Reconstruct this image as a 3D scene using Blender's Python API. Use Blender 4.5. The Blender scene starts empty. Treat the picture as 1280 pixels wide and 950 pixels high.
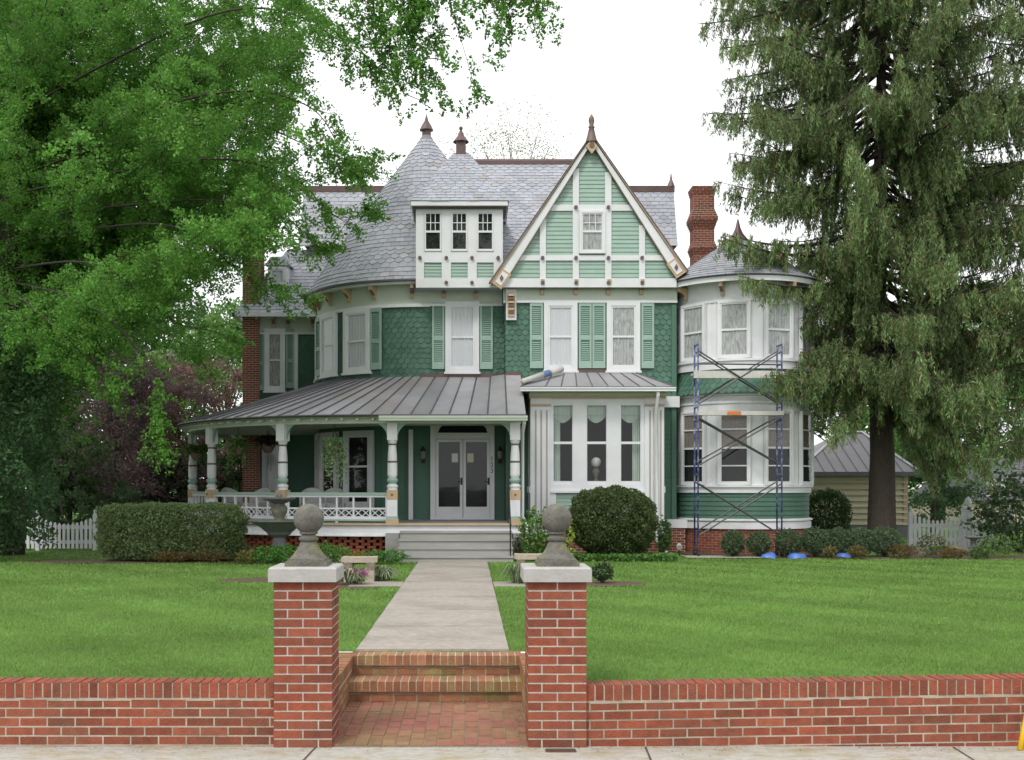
import bpy, math, random
import numpy as np
from mathutils import Vector

random.seed(7)
RNG = np.random.default_rng(11)
SC = bpy.context.scene
COL = SC.collection
PI = math.pi
R = math.radians
F = 1400.0            # focal length in photo pixels
CX, HY, EYE = 586.0, 608.0, 1.56   # principal column, horizon row, eye height

# survey helpers: a photo measurement at a known distance gives metres
def mx(px, Y): return (px - CX) * Y / F
def mz(py, Y): return EYE - (py - HY) * Y / F
def gz(y):     # lawn height
    return 0.05 - 0.0082 * (min(max(y, 8.4), 25.5) - 8.4)

# ------------------------------------------------------------------ materials
def _nt(name):
    m = bpy.data.materials.new(name); m.use_nodes = True
    nt = m.node_tree
    b = nt.nodes['Principled BSDF']
    return m, nt, b

def mat(name, col, rough=0.6, var=0.12, scale=4.0, bump=0.0, bscale=60.0, attr=False,
        metal=0.0, spec=0.4, trans=0.0, col2=None, scale2=1.2, amt2=0.5, stretch=None):
    m, nt, b = _nt(name)
    N, L = nt.nodes, nt.links
    tc = N.new('ShaderNodeTexCoord')
    src = tc.outputs['Object']
    if stretch:
        mp = N.new('ShaderNodeMapping'); mp.inputs['Scale'].default_value = stretch
        L.new(src, mp.inputs['Vector']); src = mp.outputs['Vector']
    nz = N.new('ShaderNodeTexNoise'); nz.inputs['Scale'].default_value = scale
    nz.inputs['Detail'].default_value = 6; nz.inputs['Roughness'].default_value = 0.65
    L.new(src, nz.inputs['Vector'])
    mr = N.new('ShaderNodeMapRange')
    mr.inputs['From Min'].default_value = 0.25; mr.inputs['From Max'].default_value = 0.75
    mr.inputs['To Min'].default_value = 1 - var; mr.inputs['To Max'].default_value = 1 + var
    L.new(nz.outputs['Fac'], mr.inputs['Value'])
    cur = N.new('ShaderNodeRGB'); cur.outputs[0].default_value = (*col, 1)
    out = cur.outputs[0]
    if col2:
        n2 = N.new('ShaderNodeTexNoise'); n2.inputs['Scale'].default_value = scale2
        n2.inputs['Detail'].default_value = 5
        L.new(src, n2.inputs['Vector'])
        r2 = N.new('ShaderNodeMapRange')
        r2.inputs['From Min'].default_value = 0.45; r2.inputs['From Max'].default_value = 0.68
        r2.inputs['To Min'].default_value = 0; r2.inputs['To Max'].default_value = amt2
        L.new(n2.outputs['Fac'], r2.inputs['Value'])
        mx_ = N.new('ShaderNodeMixRGB'); L.new(r2.outputs[0], mx_.inputs['Fac'])
        L.new(out, mx_.inputs['Color1']); mx_.inputs['Color2'].default_value = (*col2, 1)
        out = mx_.outputs[0]
    mu = N.new('ShaderNodeMixRGB'); mu.blend_type = 'MULTIPLY'; mu.inputs['Fac'].default_value = 1
    L.new(out, mu.inputs['Color1']); L.new(mr.outputs[0], mu.inputs['Color2']); out = mu.outputs[0]
    if attr:
        at = N.new('ShaderNodeAttribute'); at.attribute_name = 'Col'
        m2 = N.new('ShaderNodeMixRGB'); m2.blend_type = 'MULTIPLY'; m2.inputs['Fac'].default_value = 1
        L.new(out, m2.inputs['Color1']); L.new(at.outputs['Color'], m2.inputs['Color2']); out = m2.outputs[0]
    L.new(out, b.inputs['Base Color'])
    b.inputs['Roughness'].default_value = rough
    b.inputs['Metallic'].default_value = metal
    b.inputs['Specular IOR Level'].default_value = spec
    if bump:
        bz = N.new('ShaderNodeTexNoise'); bz.inputs['Scale'].default_value = bscale
        bz.inputs['Detail'].default_value = 5
        L.new(src, bz.inputs['Vector'])
        bn = N.new('ShaderNodeBump'); bn.inputs['Strength'].default_value = bump
        bn.inputs['Distance'].default_value = 0.02
        L.new(bz.outputs['Fac'], bn.inputs['Height']); L.new(bn.outputs['Normal'], b.inputs['Normal'])
    if trans:
        tr = N.new('ShaderNodeBsdfTranslucent'); L.new(out, tr.inputs['Color'])
        ms = N.new('ShaderNodeMixShader'); ms.inputs['Fac'].default_value = trans
        L.new(b.outputs[0], ms.inputs[1]); L.new(tr.outputs[0], ms.inputs[2])
        L.new(ms.outputs[0], N['Material Output'].inputs['Surface'])
    return m

def glass_mat(name, tint=(0.95, 0.97, 0.96)):
    m, nt, b = _nt(name)
    N, L = nt.nodes, nt.links
    tr = N.new('ShaderNodeBsdfTransparent'); tr.inputs['Color'].default_value = (*tint, 1)
    gl = N.new('ShaderNodeBsdfGlossy'); gl.inputs['Roughness'].default_value = 0.03
    fr = N.new('ShaderNodeFresnel')
    ge = N.new('ShaderNodeNewGeometry'); mi = N.new('ShaderNodeMapRange'); mi.inputs['To Min'].default_value = 1.5; mi.inputs['To Max'].default_value = 1 / 1.5
    L.new(ge.outputs['Backfacing'], mi.inputs['Value']); L.new(mi.outputs[0], fr.inputs['IOR'])   # a thin pane reflects alike from both sides
    nz = N.new('ShaderNodeTexNoise'); nz.inputs['Scale'].default_value = 2.5
    bn = N.new('ShaderNodeBump'); bn.inputs['Strength'].default_value = 0.06; bn.inputs['Distance'].default_value = 0.02
    tc = N.new('ShaderNodeTexCoord'); L.new(tc.outputs['Object'], nz.inputs['Vector'])
    L.new(nz.outputs['Fac'], bn.inputs['Height']); L.new(bn.outputs['Normal'], gl.inputs['Normal'])
    ms = N.new('ShaderNodeMixShader')
    L.new(fr.outputs[0], ms.inputs['Fac']); L.new(tr.outputs[0], ms.inputs[1]); L.new(gl.outputs[0], ms.inputs[2])
    L.new(ms.outputs[0], N['Material Output'].inputs['Surface'])
    return m

M = {}
M['white'] = mat('white_paint', (0.72, 0.73, 0.745), 0.5, 0.05, 2.2, col2=(0.58, 0.58, 0.56), amt2=0.3, scale2=2.0)
M['cream'] = mat('pale_green_paint', (0.55, 0.60, 0.52), 0.55, 0.07, 2.0)
M['mint'] = mat('mint_paint', (0.305, 0.43, 0.36), 0.5, 0.08, 3.0)
M['shutter'] = mat('shutter_paint', (0.235, 0.36, 0.295), 0.45, 0.08, 3.0)
M['green'] = mat('dark_green_shingle_paint', (0.070, 0.155, 0.110), 0.6, 0.14, 1.5, attr=True)
M['trimtan'] = mat('taupe_trim', (0.33, 0.27, 0.21), 0.55, 0.1, 5.0)
M['tan'] = mat('tan_paint', (0.50, 0.36, 0.22), 0.55, 0.1, 5.0)
M['brown'] = mat('brown_paint', (0.16, 0.11, 0.09), 0.5, 0.15, 5.0)
M['taupe'] = mat('taupe_paint', (0.40, 0.36, 0.33), 0.6, 0.1, 4.0)
M['copper'] = mat('oxidised_copper', (0.13, 0.085, 0.08), 0.5, 0.2, 3.0, metal=0.2)
M['slate'] = mat('slate', (0.345, 0.358, 0.388), 0.6, 0.13, 2.0, attr=True, bump=0.15, bscale=20)
M['metalroof'] = mat('weathered_metal_roof', (0.31, 0.31, 0.325), 0.48, 0.15, 1.5, attr=True, metal=0.0,
                     col2=(0.27, 0.232, 0.212), scale2=0.7, amt2=0.7, stretch=(1, 1, 1))
M['seam'] = mat('metal_roof_seam', (0.12, 0.12, 0.13), 0.45, 0.15, 3.0, metal=0.2)
M['brick'] = mat('red_brick', (0.245, 0.067, 0.036), 0.85, 0.26, 14.0, attr=True, bump=0.5, bscale=90,
                 col2=(0.15, 0.072, 0.045), scale2=2.2, amt2=0.55)
M['mossbrick'] = mat('mossy_brick', (0.29, 0.125, 0.065), 0.9, 0.25, 12.0, attr=True, bump=0.5, bscale=80,
                     col2=(0.22, 0.20, 0.07), scale2=3.0, amt2=0.8)
M['paver'] = mat('paving_brick', (0.27, 0.105, 0.075), 0.9, 0.2, 12.0, attr=True, bump=0.5, bscale=80, col2=(0.23, 0.19, 0.08), scale2=1.6, amt2=0.55)
M['mortar'] = mat('mortar', (0.46, 0.42, 0.36), 0.95, 0.2, 20.0, bump=0.4, bscale=120)
M['wallmortar'] = mat('weathered_mortar', (0.42, 0.365, 0.29), 0.95, 0.25, 9.0, bump=0.4, bscale=120, col2=(0.27, 0.23, 0.16), scale2=2.5, amt2=0.6)
M['greymortar'] = mat('dirty_mortar', (0.30, 0.27, 0.20), 0.95, 0.3, 8.0, bump=0.4, bscale=120,
                      col2=(0.16, 0.17, 0.07), scale2=3, amt2=0.7)
M['limestone'] = mat('limestone_cap', (0.41, 0.40, 0.385), 0.85, 0.18, 5.0, bump=0.25, bscale=60, col2=(0.30, 0.28, 0.24), scale2=3.5, amt2=0.6)
M['oldstone'] = mat('lichen_stone', (0.135, 0.130, 0.113), 0.95, 0.4, 14.0, bump=0.6, bscale=60, col2=(0.155, 0.16, 0.07), scale2=6.0, amt2=0.8)
M['darkstone'] = mat('dark_stone', (0.13, 0.135, 0.135), 0.9, 0.25, 8.0, bump=0.5, bscale=50, col2=(0.16, 0.16, 0.15), scale2=6, amt2=0.6)
M['benchstone'] = mat('bench_stone', (0.40, 0.34, 0.27), 0.95, 0.2, 9.0, bump=0.4, bscale=60, col2=(0.22, 0.19, 0.15), scale2=4, amt2=0.6)
M['concrete'] = mat('concrete_walk', (0.335, 0.30, 0.262), 0.9, 0.24, 14.0, bump=0.3, bscale=90, col2=(0.235, 0.21, 0.175), scale2=1.1, amt2=0.75)
M['sidewalk'] = mat('sidewalk_concrete', (0.40, 0.385, 0.345), 0.9, 0.26, 16.0, bump=0.3, bscale=90, col2=(0.33, 0.27, 0.15), scale2=3.5, amt2=0.75, stretch=(1, 2.2, 1))
M['step'] = mat('grey_painted_wood', (0.31, 0.305, 0.285), 0.7, 0.14, 3.0, bump=0.15, bscale=40, stretch=(0.5, 3, 3))
M['asphalt'] = mat('asphalt', (0.05, 0.05, 0.052), 0.9, 0.2, 8.0, bump=0.4, bscale=120)
M['soil'] = mat('ground_grass', (0.10, 0.185, 0.040), 0.95, 0.3, 3.0, bump=0.8, bscale=60, col2=(0.085, 0.15, 0.03), scale2=1.2, amt2=0.6)
M['mulch'] = mat('bark_mulch', (0.11, 0.075, 0.05), 0.95, 0.45, 25.0, bump=1.0, bscale=70)
M['gravel'] = mat('pale_gravel', (0.40, 0.37, 0.32), 0.95, 0.35, 30.0, bump=1.0, bscale=80)
M['blade'] = mat('grass_blade', (0.192, 0.335, 0.078), 0.55, 0.16, 0.9, attr=True, trans=0.4, spec=0.25)
M['leaf'] = mat('leaf', (1, 1, 1), 0.5, 0.08, 2.0, attr=True, trans=0.45, spec=0.3)
M['needle'] = mat('needle', (1, 1, 1), 0.6, 0.08, 2.0, attr=True, trans=0.28, spec=0.2)
M['bark'] = mat('bark', (0.065, 0.052, 0.043), 0.95, 0.35, 9.0, bump=1.0, bscale=30, stretch=(3, 3, 0.6))
M['greybark'] = mat('grey_bark', (0.17, 0.16, 0.15), 0.95, 0.3, 9.0, bump=0.8, bscale=30)
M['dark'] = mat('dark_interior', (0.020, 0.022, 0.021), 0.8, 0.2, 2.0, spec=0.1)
M['glass'] = glass_mat('window_glass')
M['sheer'] = mat('sheer_curtain', (0.62, 0.62, 0.66), 0.9, 0.04, 3.0)
M['lace'] = mat('lace_curtain', (0.40, 0.40, 0.40), 0.9, 0.55, 5.0, stretch=(4, 4, 1.1))
M['blind'] = mat('brown_blind', (0.22, 0.185, 0.165), 0.9, 0.25, 9.0, stretch=(1, 1, 4))
M['curtain'] = mat('green_grey_curtain', (0.40, 0.47, 0.41), 0.9, 0.08, 4.0)
M['black'] = mat('black_iron', (0.02, 0.02, 0.022), 0.5, 0.1, 5.0)
M['blue'] = mat('blue_scaffold_paint', (0.045, 0.07, 0.21), 0.5, 0.25, 9.0, col2=(0.35, 0.35, 0.37), scale2=9, amt2=0.7)
M['steel'] = mat('galvanised_steel', (0.075, 0.078, 0.082), 0.5, 0.2, 9.0, metal=0.3)
M['plank'] = mat('scaffold_plank', (0.52, 0.50, 0.47), 0.7, 0.15, 5.0)
M['orange'] = mat('orange_paint', (0.62, 0.17, 0.03), 0.5, 0.1, 5.0)
M['tarp'] = mat('blue_tarp', (0.085, 0.17, 0.50), 0.45, 0.15, 5.0, bump=0.5, bscale=8)
M['yellow'] = mat('yellow_paint', (0.70, 0.43, 0.02), 0.4, 0.1, 6.0)
M['beige'] = mat('beige_siding', (0.52, 0.47, 0.33), 0.6, 0.08, 2.0)
M['shedroof'] = mat('shed_metal_roof', (0.17, 0.165, 0.17), 0.5, 0.15, 1.5, metal=0.2)
M['greyshingle'] = mat('grey_shingle', (0.17, 0.17, 0.185), 0.9, 0.15, 6.0, attr=True)
M['picket'] = mat('picket_paint', (0.72, 0.72, 0.75), 0.5, 0.08, 3.0)
M['wicker'] = mat('white_wicker', (0.44, 0.44, 0.44), 0.7, 0.15, 30.0, bump=0.6, bscale=60)
M['paper'] = mat('paper', (0.74, 0.77, 0.73), 0.8, 0.05, 3.0)
M['paper2'] = mat('cream_paper', (0.72, 0.70, 0.52), 0.8, 0.05, 3.0)
M['globe'] = mat('frosted_globe', (0.74, 0.74, 0.70), 0.3, 0.05, 3.0)
M['lamp'] = mat('lantern_glass', (0.20, 0.20, 0.18), 0.15, 0.05, 3.0)
M['rust'] = mat('rusty_iron', (0.10, 0.06, 0.045), 0.8, 0.3, 20.0)
M['aluminium'] = mat('spotlight_metal', (0.5, 0.5, 0.52), 0.4, 0.1, 5.0)

# ------------------------------------------------------------------ objects
WORLD = {}
def tag(o, label=None, cat=None, group=None, kind=None):
    if label: o['label'] = label
    if cat: o['category'] = cat
    if group: o['group'] = group
    if kind: o['kind'] = kind
    return o

def thing(name, loc, label, cat, group=None):
    o = bpy.data.objects.new(name, None)
    o.empty_display_size = 0.2
    o.location = loc; COL.objects.link(o)
    WORLD[o.name] = Vector(loc)
    return tag(o, label, cat, group)

def link_mesh(name, me, mats, parent=None, origin=None, label=None):
    o = bpy.data.objects.new(name, me)
    for m in mats: me.materials.append(m)
    pw = WORLD[parent.name] if parent is not None else Vector((0, 0, 0))
    og = Vector(origin) if origin is not None else pw
    WORLD[o.name] = og
    me.transform(__import__('mathutils').Matrix.Translation(-og))
    o.parent = parent
    o.location = og - pw
    COL.objects.link(o)
    if label: o['label'] = label
    return o

def copy_tree(o, parent=None):
    c = o.copy(); COL.objects.link(c)
    if parent is not None: c.parent = parent
    for ch in list(o.children): copy_tree(ch, c)
    return c

class Fr:
    """wall frame: u along the wall to the right, z up, d out of the wall"""
    def __init__(s, O, ang=0.0):      # ang: outward normal turned from -Y towards +X
        s.O = Vector((O[0], O[1], 0)); s.a = ang
        s.u = Vector((math.cos(ang), math.sin(ang), 0)); s.n = Vector((math.sin(ang), -math.cos(ang), 0))
    def pt(s, u, z, d=0.0):
        p = s.O + s.u * u + s.n * d
        return (p.x, p.y, z)

class MB:
    def __init__(s): s.v = []; s.f = []; s.m = []; s.c = []
    def poly(s, pts, m=0, c=(1, 1, 1)):
        b = len(s.v); s.v.extend([tuple(p) for p in pts]); s.f.append(list(range(b, b + len(pts)))); s.m.append(m); s.c.append(c)
    def hexa(s, p, m=0, c=(1, 1, 1)):   # 0-3 bottom loop, 4-7 top loop
        b = len(s.v); s.v.extend([tuple(q) for q in p])
        for q in ((3, 2, 1, 0), (4, 5, 6, 7), (0, 1, 5, 4), (1, 2, 6, 5), (2, 3, 7, 6), (3, 0, 4, 7)):
            s.f.append([b + i for i in q]); s.m.append(m); s.c.append(c)
    def box(s, x0, x1, y0, y1, z0, z1, m=0, c=(1, 1, 1)):
        s.hexa([(x0, y0, z0), (x1, y0, z0), (x1, y1, z0), (x0, y1, z0), (x0, y0, z1), (x1, y0, z1), (x1, y1, z1), (x0, y1, z1)], m, c)
    def fbox(s, fr, u0, u1, z0, z1, d0, d1, m=0, c=(1, 1, 1)):
        P = fr.pt
        s.hexa([P(u0, z0, d1), P(u1, z0, d1), P(u1, z0, d0), P(u0, z0, d0), P(u0, z1, d1), P(u1, z1, d1), P(u1, z1, d0), P(u0, z1, d0)], m, c)
    def prism(s, fr, pts, d0, d1, m=0, c=(1, 1, 1)):
        a = [fr.pt(u, z, d1) for u, z in pts]; b = [fr.pt(u, z, d0) for u, z in pts]
        s.poly(a, m, c); s.poly(b[::-1], m, c)
        n = len(pts)
        for i in range(n):
            j = (i + 1) % n; s.poly([a[i], b[i], b[j], a[j]], m, c)
    def tube(s, pts, rad, n=6, m=0, c=(1, 1, 1), cap=True):
        pts = [Vector(p) for p in pts]
        if not hasattr(rad, '__len__'): rad = [rad] * len(pts)
        rings = []; b = len(s.v); ref = None
        for i, p in enumerate(pts):
            t = (pts[min(i + 1, len(pts) - 1)] - pts[max(i - 1, 0)])
            if t.length < 1e-9: t = Vector((0, 0, 1))
            t.normalize()
            if ref is None:
                ref = t.cross(Vector((0, 0, 1)))
                if ref.length < 0.05: ref = t.cross(Vector((1, 0, 0)))
            ref = (ref - t * ref.dot(t)).normalized(); w = t.cross(ref)
            for k in range(n):
                a = 2 * PI * k / n
                s.v.append(tuple(p + (ref * math.cos(a) + w * math.sin(a)) * rad[i]))
        for i in range(len(pts) - 1):
            for k in range(n):
                k2 = (k + 1) % n
                s.f.append([b + i * n + k, b + i * n + k2, b + (i + 1) * n + k2, b + (i + 1) * n + k]); s.m.append(m); s.c.append(c)
        if cap:
            s.f.append([b + k for k in range(n)][::-1]); s.m.append(m); s.c.append(c)
            s.f.append([b + (len(pts) - 1) * n + k for k in range(n)]); s.m.append(m); s.c.append(c)
    def lathe(s, x, y, prof, n=16, m=0, c=(1, 1, 1), a0=0.0, a1=2 * PI):
        """a measured from -Y towards +X; prof (r,z) bottom to top"""
        full = abs(a1 - a0 - 2 * PI) < 1e-6
        cnt = n if full else n + 1
        b = len(s.v)
        for r, z in prof:
            for k in range(cnt):
                a = a0 + (a1 - a0) * k / n
                s.v.append((x + r * math.sin(a), y - r * math.cos(a), z))
        for i in range(len(prof) - 1):
            mm = m[i] if isinstance(m, (list, tuple)) else m
            for k in range(n):
                k2 = (k + 1) % cnt if full else k + 1
                s.f.append([b + i * cnt + k, b + i * cnt + k2, b + (i + 1) * cnt + k2, b + (i + 1) * cnt + k]); s.m.append(mm); s.c.append(c)
    def sphere(s, x, y, z, r, n=12, k=8, m=0, sz=1.0, c=(1, 1, 1)):
        s.lathe(x, y, [(max(1e-4, r * math.sin(PI * i / k)), z - r * sz * math.cos(PI * i / k)) for i in range(k + 1)], n, m, c)
    def build(s, name, mats, parent=None, origin=None, smooth=False, label=None):
        me = bpy.data.meshes.new(name)
        me.from_pydata(s.v, [], s.f); 
        if not isinstance(mats, (list, tuple)): mats = [mats]
        me.polygons.foreach_set('material_index', s.m)
        if smooth: me.polygons.foreach_set('use_smooth', [True] * len(s.f))
        at = me.attributes.new('Col', 'FLOAT_COLOR', 'FACE')
        arr = np.ones((len(s.f), 4), dtype=np.float32); arr[:, :3] = np.array(s.c, dtype=np.float32)
        at.data.foreach_set('color', arr.ravel())
        me.update()
        return link_mesh(name, me, mats, parent, origin, label)

def np_mesh(name, V, cols, mats, parent=None, origin=None, mat_idx=None):
    """V: (n,k,3) separate k-gons, cols (n,3)"""
    n, k, _ = V.shape
    me = bpy.data.meshes.new(name)
    me.vertices.add(n * k); me.vertices.foreach_set('co', V.astype(np.float32).ravel())
    me.loops.add(n * k); me.loops.foreach_set('vertex_index', np.arange(n * k, dtype=np.int32))
    me.polygons.add(n); me.polygons.foreach_set('loop_start', np.arange(0, n * k, k, dtype=np.int32))
    me.polygons.foreach_set('loop_total', np.full(n, k, dtype=np.int32))
    me.update(calc_edges=True)
    at = me.attributes.new('Col', 'FLOAT_COLOR', 'FACE')
    arr = np.ones((n, 4), dtype=np.float32); arr[:, :3] = cols
    at.data.foreach_set('color', arr.ravel())
    return link_mesh(name, me, mats, parent, origin)

def unit(a): return a / np.maximum(1e-9, np.linalg.norm(a, axis=1, keepdims=True))
def leaf_quads(C, size, up=0.7, aspect=0.62, adir=None, ajit=1.0):
    """diamond leaves round centres C"""
    n = len(C)
    N = unit(RNG.normal(size=(n, 3)) + np.array([0, 0, up]))
    A = RNG.normal(size=(n, 3)) * ajit
    if adir is not None: A = A + adir
    A = unit(A - N * np.sum(A * N, axis=1, keepdims=True))
    B = np.cross(N, A)
    s = (size * RNG.uniform(0.65, 1.3, size=n))[:, None]
    A = A * s; B = B * s * aspect
    bend = N * s * -0.18
    return np.stack([C - A, C - B * 0.9 + A * 0.1, C + A + bend, C + B * 0.9 + A * 0.1], axis=1)
def jit_cols(n, base, v=0.22, hue=0.10):
    c = np.array(base)[None, :] * (1 + RNG.uniform(-v, v, size=(n, 1)))
    return np.clip(c * (1 + RNG.uniform(-hue, hue, size=(n, 3))), 0, 1)

# lapped tiles (slates, shingles) on any two-parameter surface
def tiles(mb, surf, v0, v1, e, w, rowlen, t=0.018, shape=lambda k: 's', col=None, m=0, over=1.5, test=None, alim=None):
    k = 0; v = v0
    while v < v1 - 1e-6:
        L = rowlen(v); n = max(1, int(round(L / w))); off = 0.5 * (k % 2)
        sh = shape(k); top = min(v + e * over, v1 + 0.02)
        lo, hi = alim(v) if alim else (0.0, 1.0)
        for i in range(-1, n + 1):
            a0 = (i + off + 0.02) / n; a1 = a0 + 0.955 / n
            c0, c1 = max(lo, a0), min(hi, a1)
            if c1 - c0 < 0.15 / n: continue
            if test and not test((c0 + c1) / 2, v + e * 0.5): continue
            tt = t * random.uniform(0.8, 1.25); jv = random.uniform(-0.05, 0.05) * e
            if sh == 'f' and c0 == a0 and c1 == a1: S = [0, 0.15, 0.35, 0.5, 0.65, 0.85, 1]
            else: S = [0, 0.5, 1] if e > 0.1 else [0, 1]
            low = []
            for q in S:
                drop = 0.0
                if sh == 'f': drop = 0.42 * (1 - math.sin(PI * min(1, max(0, q)))) if len(S) == 7 else 0.1
                low.append((c0 + (c1 - c0) * q, v + jv + drop * e))
            def dep(vv): return 0.002 + tt * max(0, 1 - (vv - v) / (e * over))
            front = [surf(a, vv, dep(vv)) for a, vv in low]
            tops = [surf(c1, top, 0.002), surf(c0, top, 0.002)]
            cc = col() if col else (1, 1, 1)
            mb.poly(front + tops, m, cc)
            base = [surf(a, vv, 0.0) for a, vv in low]
            for q in range(len(low) - 1):
                mb.poly([base[q], base[q + 1], front[q + 1], front[q]], m, cc)
            mb.poly([base[0], front[0], tops[1]], m, cc); mb.poly([front[-1], base[-1], tops[0]], m, cc)
        v += e; k += 1

def tile_quad(mb, bl, br, tr, tl, e, w, **kw):
    bl, br, tr, tl = map(Vector, (bl, br, tr, tl))
    N = (br - bl).cross(tl - bl).normalized()
    H = ((tl + tr) / 2 - (bl + br) / 2).length
    def surf(a, v, d):
        f = v / H
        return (bl + (br - bl) * a) * (1 - f) + (tl + (tr - tl) * a) * f + N * d
    def rl(v):
        f = min(1, v / H); return max(0.05, (br - bl).length * (1 - f) + (tr - tl).length * f)
    mb.poly([bl, br, tr, tl], kw.get('m', 0), (0.6, 0.6, 0.6))
    tiles(mb, surf, 0, H, e, w, rl, **kw)

def slate_col():
    g = random.gauss(1, 0.075)
    if random.random() < 0.025: return (g * 0.95, g * 0.88, g * 0.80)
    return (g * random.uniform(0.97, 1.03), g, g * random.uniform(0.98, 1.05))
def green_col():
    g = random.gauss(1, 0.09); return (g, g, g * random.uniform(0.97, 1.04))
def brick_col():
    g = random.gauss(1, 0.13); h = random.uniform(-0.08, 0.08)
    return (g * (1 + h * 0.3), g * (1 - h), g * (1 - h * 1.2))
def slate_shape(k): return 'f' if (k // 4) % 2 == 1 else 's'

def shingle_wall(mb, fr, u0, u1, z0, z1, d=0.0, e=0.13, w=0.165, m=0):
    mb.poly([fr.pt(u0, z0, d), fr.pt(u1, z0, d), fr.pt(u1, z1, d), fr.pt(u0, z1, d)], m, (0.8, 0.8, 0.8))
    tiles(mb, lambda a, v, q: fr.pt(u0 + (u1 - u0) * a, v, d + q), z0, z1, e, w, lambda v: u1 - u0, t=0.024,
          shape=lambda k: 'f', col=green_col, m=m, over=1.6)

def clap_wall(mb, fr, u0, u1, z0, z1, d=0.0, e=0.12, m=0, t=0.018, lim=None, col=None):
    z = z0
    while z < z1 - 0.01:
        zt = min(z + e, z1)
        a0, a1 = (u0, u1); b0, b1 = (u0, u1)
        if lim:
            a0, a1 = lim(z); b0, b1 = lim(zt)
            if b1 <= b0: b0 = b1 = (b0 + b1) / 2
            if a1 - a0 < 0.01: break
        P = fr.pt; c = col() if col else (1, 1, 1)
        mb.poly([P(a0, z, d + t), P(a1, z, d + t), P(b1, zt, d + 0.002), P(b0, zt, d + 0.002)], m, c)
        mb.poly([P(a0, z, d), P(a1, z, d), P(a1, z, d + t), P(a0, z, d + t)], m, c)
        z += e

def brick_run(mb, fr, u0, u1, z0, z1, d=0.0, L=0.2032, H=0.0677, j=0.0125, m=0, mm=1, proud=0.0025, thick=0.04, off=0.0, slope=0.0, clip=None, mortar=True):
    """running-bond face of separate bricks over a mortar bed"""
    k = 0; z = z0
    if mortar: 
        P = fr.pt; s0, s1 = slope * u0, slope * u1
        mb.hexa([P(u0, z0 + s0, d), P(u1, z0 + s1, d), P(u1, z0 + s1, d - thick), P(u0, z0 + s0, d - thick),
                 P(u0, z1 + s0, d), P(u1, z1 + s1, d), P(u1, z1 + s1, d - thick), P(u0, z1 + s0, d - thick)], mm)
    while z + H * 0.5 < z1:
        zt = min(z + H - j, z1)
        u = u0 - (0.5 * L if k % 2 else 0) - off
        while u < u1:
            a, b = max(u, u0), min(u + L - j, u1)
            if b - a > 0.012:
                q = random.uniform(-0.002, 0.002); s0, s1 = slope * a, slope * b
                P = fr.pt; e = d + proud + q
                if clip is None or clip((a + b) / 2, z):
                    mb.hexa([P(a, z + s0, e), P(b, z + s1, e), P(b, z + s1, d - thick * 0.9), P(a, z + s0, d - thick * 0.9),
                             P(a, zt + s0, e), P(b, zt + s1, e), P(b, zt + s1, d - thick * 0.9), P(a, zt + s0, d - thick * 0.9)], m, brick_col())
            u += L
        z += H; k += 1
# ------------------------------------------------------------------ the house
YG, YC, YB, YP, YW = 28.0, 28.5, 26.9, 25.7, 33.8   # gable block, centre wall, box bay, porch posts, left wing
TX, TY, TR = -1.19, 31.5, 3.0                      # round tower
BX, BY, BR = 6.97, 28.8, 1.69                      # round bay on the right
GND = -0.09
house = thing('house', (0.0, 28.5, GND), 'large dark green Victorian house with round slate tower, half timbered gable and wraparound porch', 'house')
FG, FC, FW = Fr((0, YG)), Fr((0, YC)), Fr((0, YW))
def ftower(th): return Fr((TX + TR * math.sin(th), TY - TR * math.cos(th)), th)
def fbay(th, r=BR): return Fr((BX + r * math.sin(th), BY - r * math.cos(th)), th)

# --- walls
mb = MB()
P = FG.pt
mb.box(0.92, 5.18, YG + 0.001, 36, GND, 6.3, 0, (0.8, 0.8, 0.8))
shingle_wall(mb, FG, 0.92, 5.18, 3.9, 6.25, 0.003)
clap_wall(mb, FG, 0.92, 5.18, 0.7, 3.9, 0.003)
fl = Fr((0.92, YG), -PI / 2)
clap_wall(mb, fl, -0.5, 0.0, 0.7, 3.9, 0.003); shingle_wall(mb, fl, -0.5, 0.0, 3.9, 6.25, 0.003)
frt = Fr((5.18, YG), PI / 2)
clap_wall(mb, frt, 0.0, 1.3, 0.7, 3.9, 0.003); shingle_wall(mb, frt, 0.0, 1.3, 3.9, 6.25, 0.003)
mb.build('gable_wall', M['green'], house)
mb = MB()
mb.box(-1.19, 0.915, YC + 0.001, 36, GND, 6.72, 0, (0.8, 0.8, 0.8))
shingle_wall(mb, FC, -1.3, 0.91, 3.9, 6.25, 0.003)
clap_wall(mb, FC, -1.3, 0.91, 0.7, 3.9, 0.003)
mb.build('centre_wall', M['green'], house)
# tower wall
mb = MB()
mb.lathe(TX, TY, [(TR, GND), (TR, 6.75)], 60, 0, (0.8, 0.8, 0.8))
A0, A1 = -R(115), R(4)
def tsurf(a, v, d):
    th = A0 + (A1 - A0) * a; r = TR + 0.003 + d
    return (TX + r * math.sin(th), TY - r * math.cos(th), v)
tiles(mb, tsurf, 3.9, 6.25, 0.13, 0.165, lambda v: TR * (A1 - A0), t=0.024, shape=lambda k: 'f', col=green_col, over=1.6)
prof = []; z = 0.7
while z < 3.9: prof += [(TR + 0.021, z), (TR + 0.003, z + 0.12)]; z += 0.12
mb.lathe(TX, TY, prof, 50, 0, (1, 1, 1), A0, A1)
mb.build('tower_wall', M['green'], house)
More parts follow.
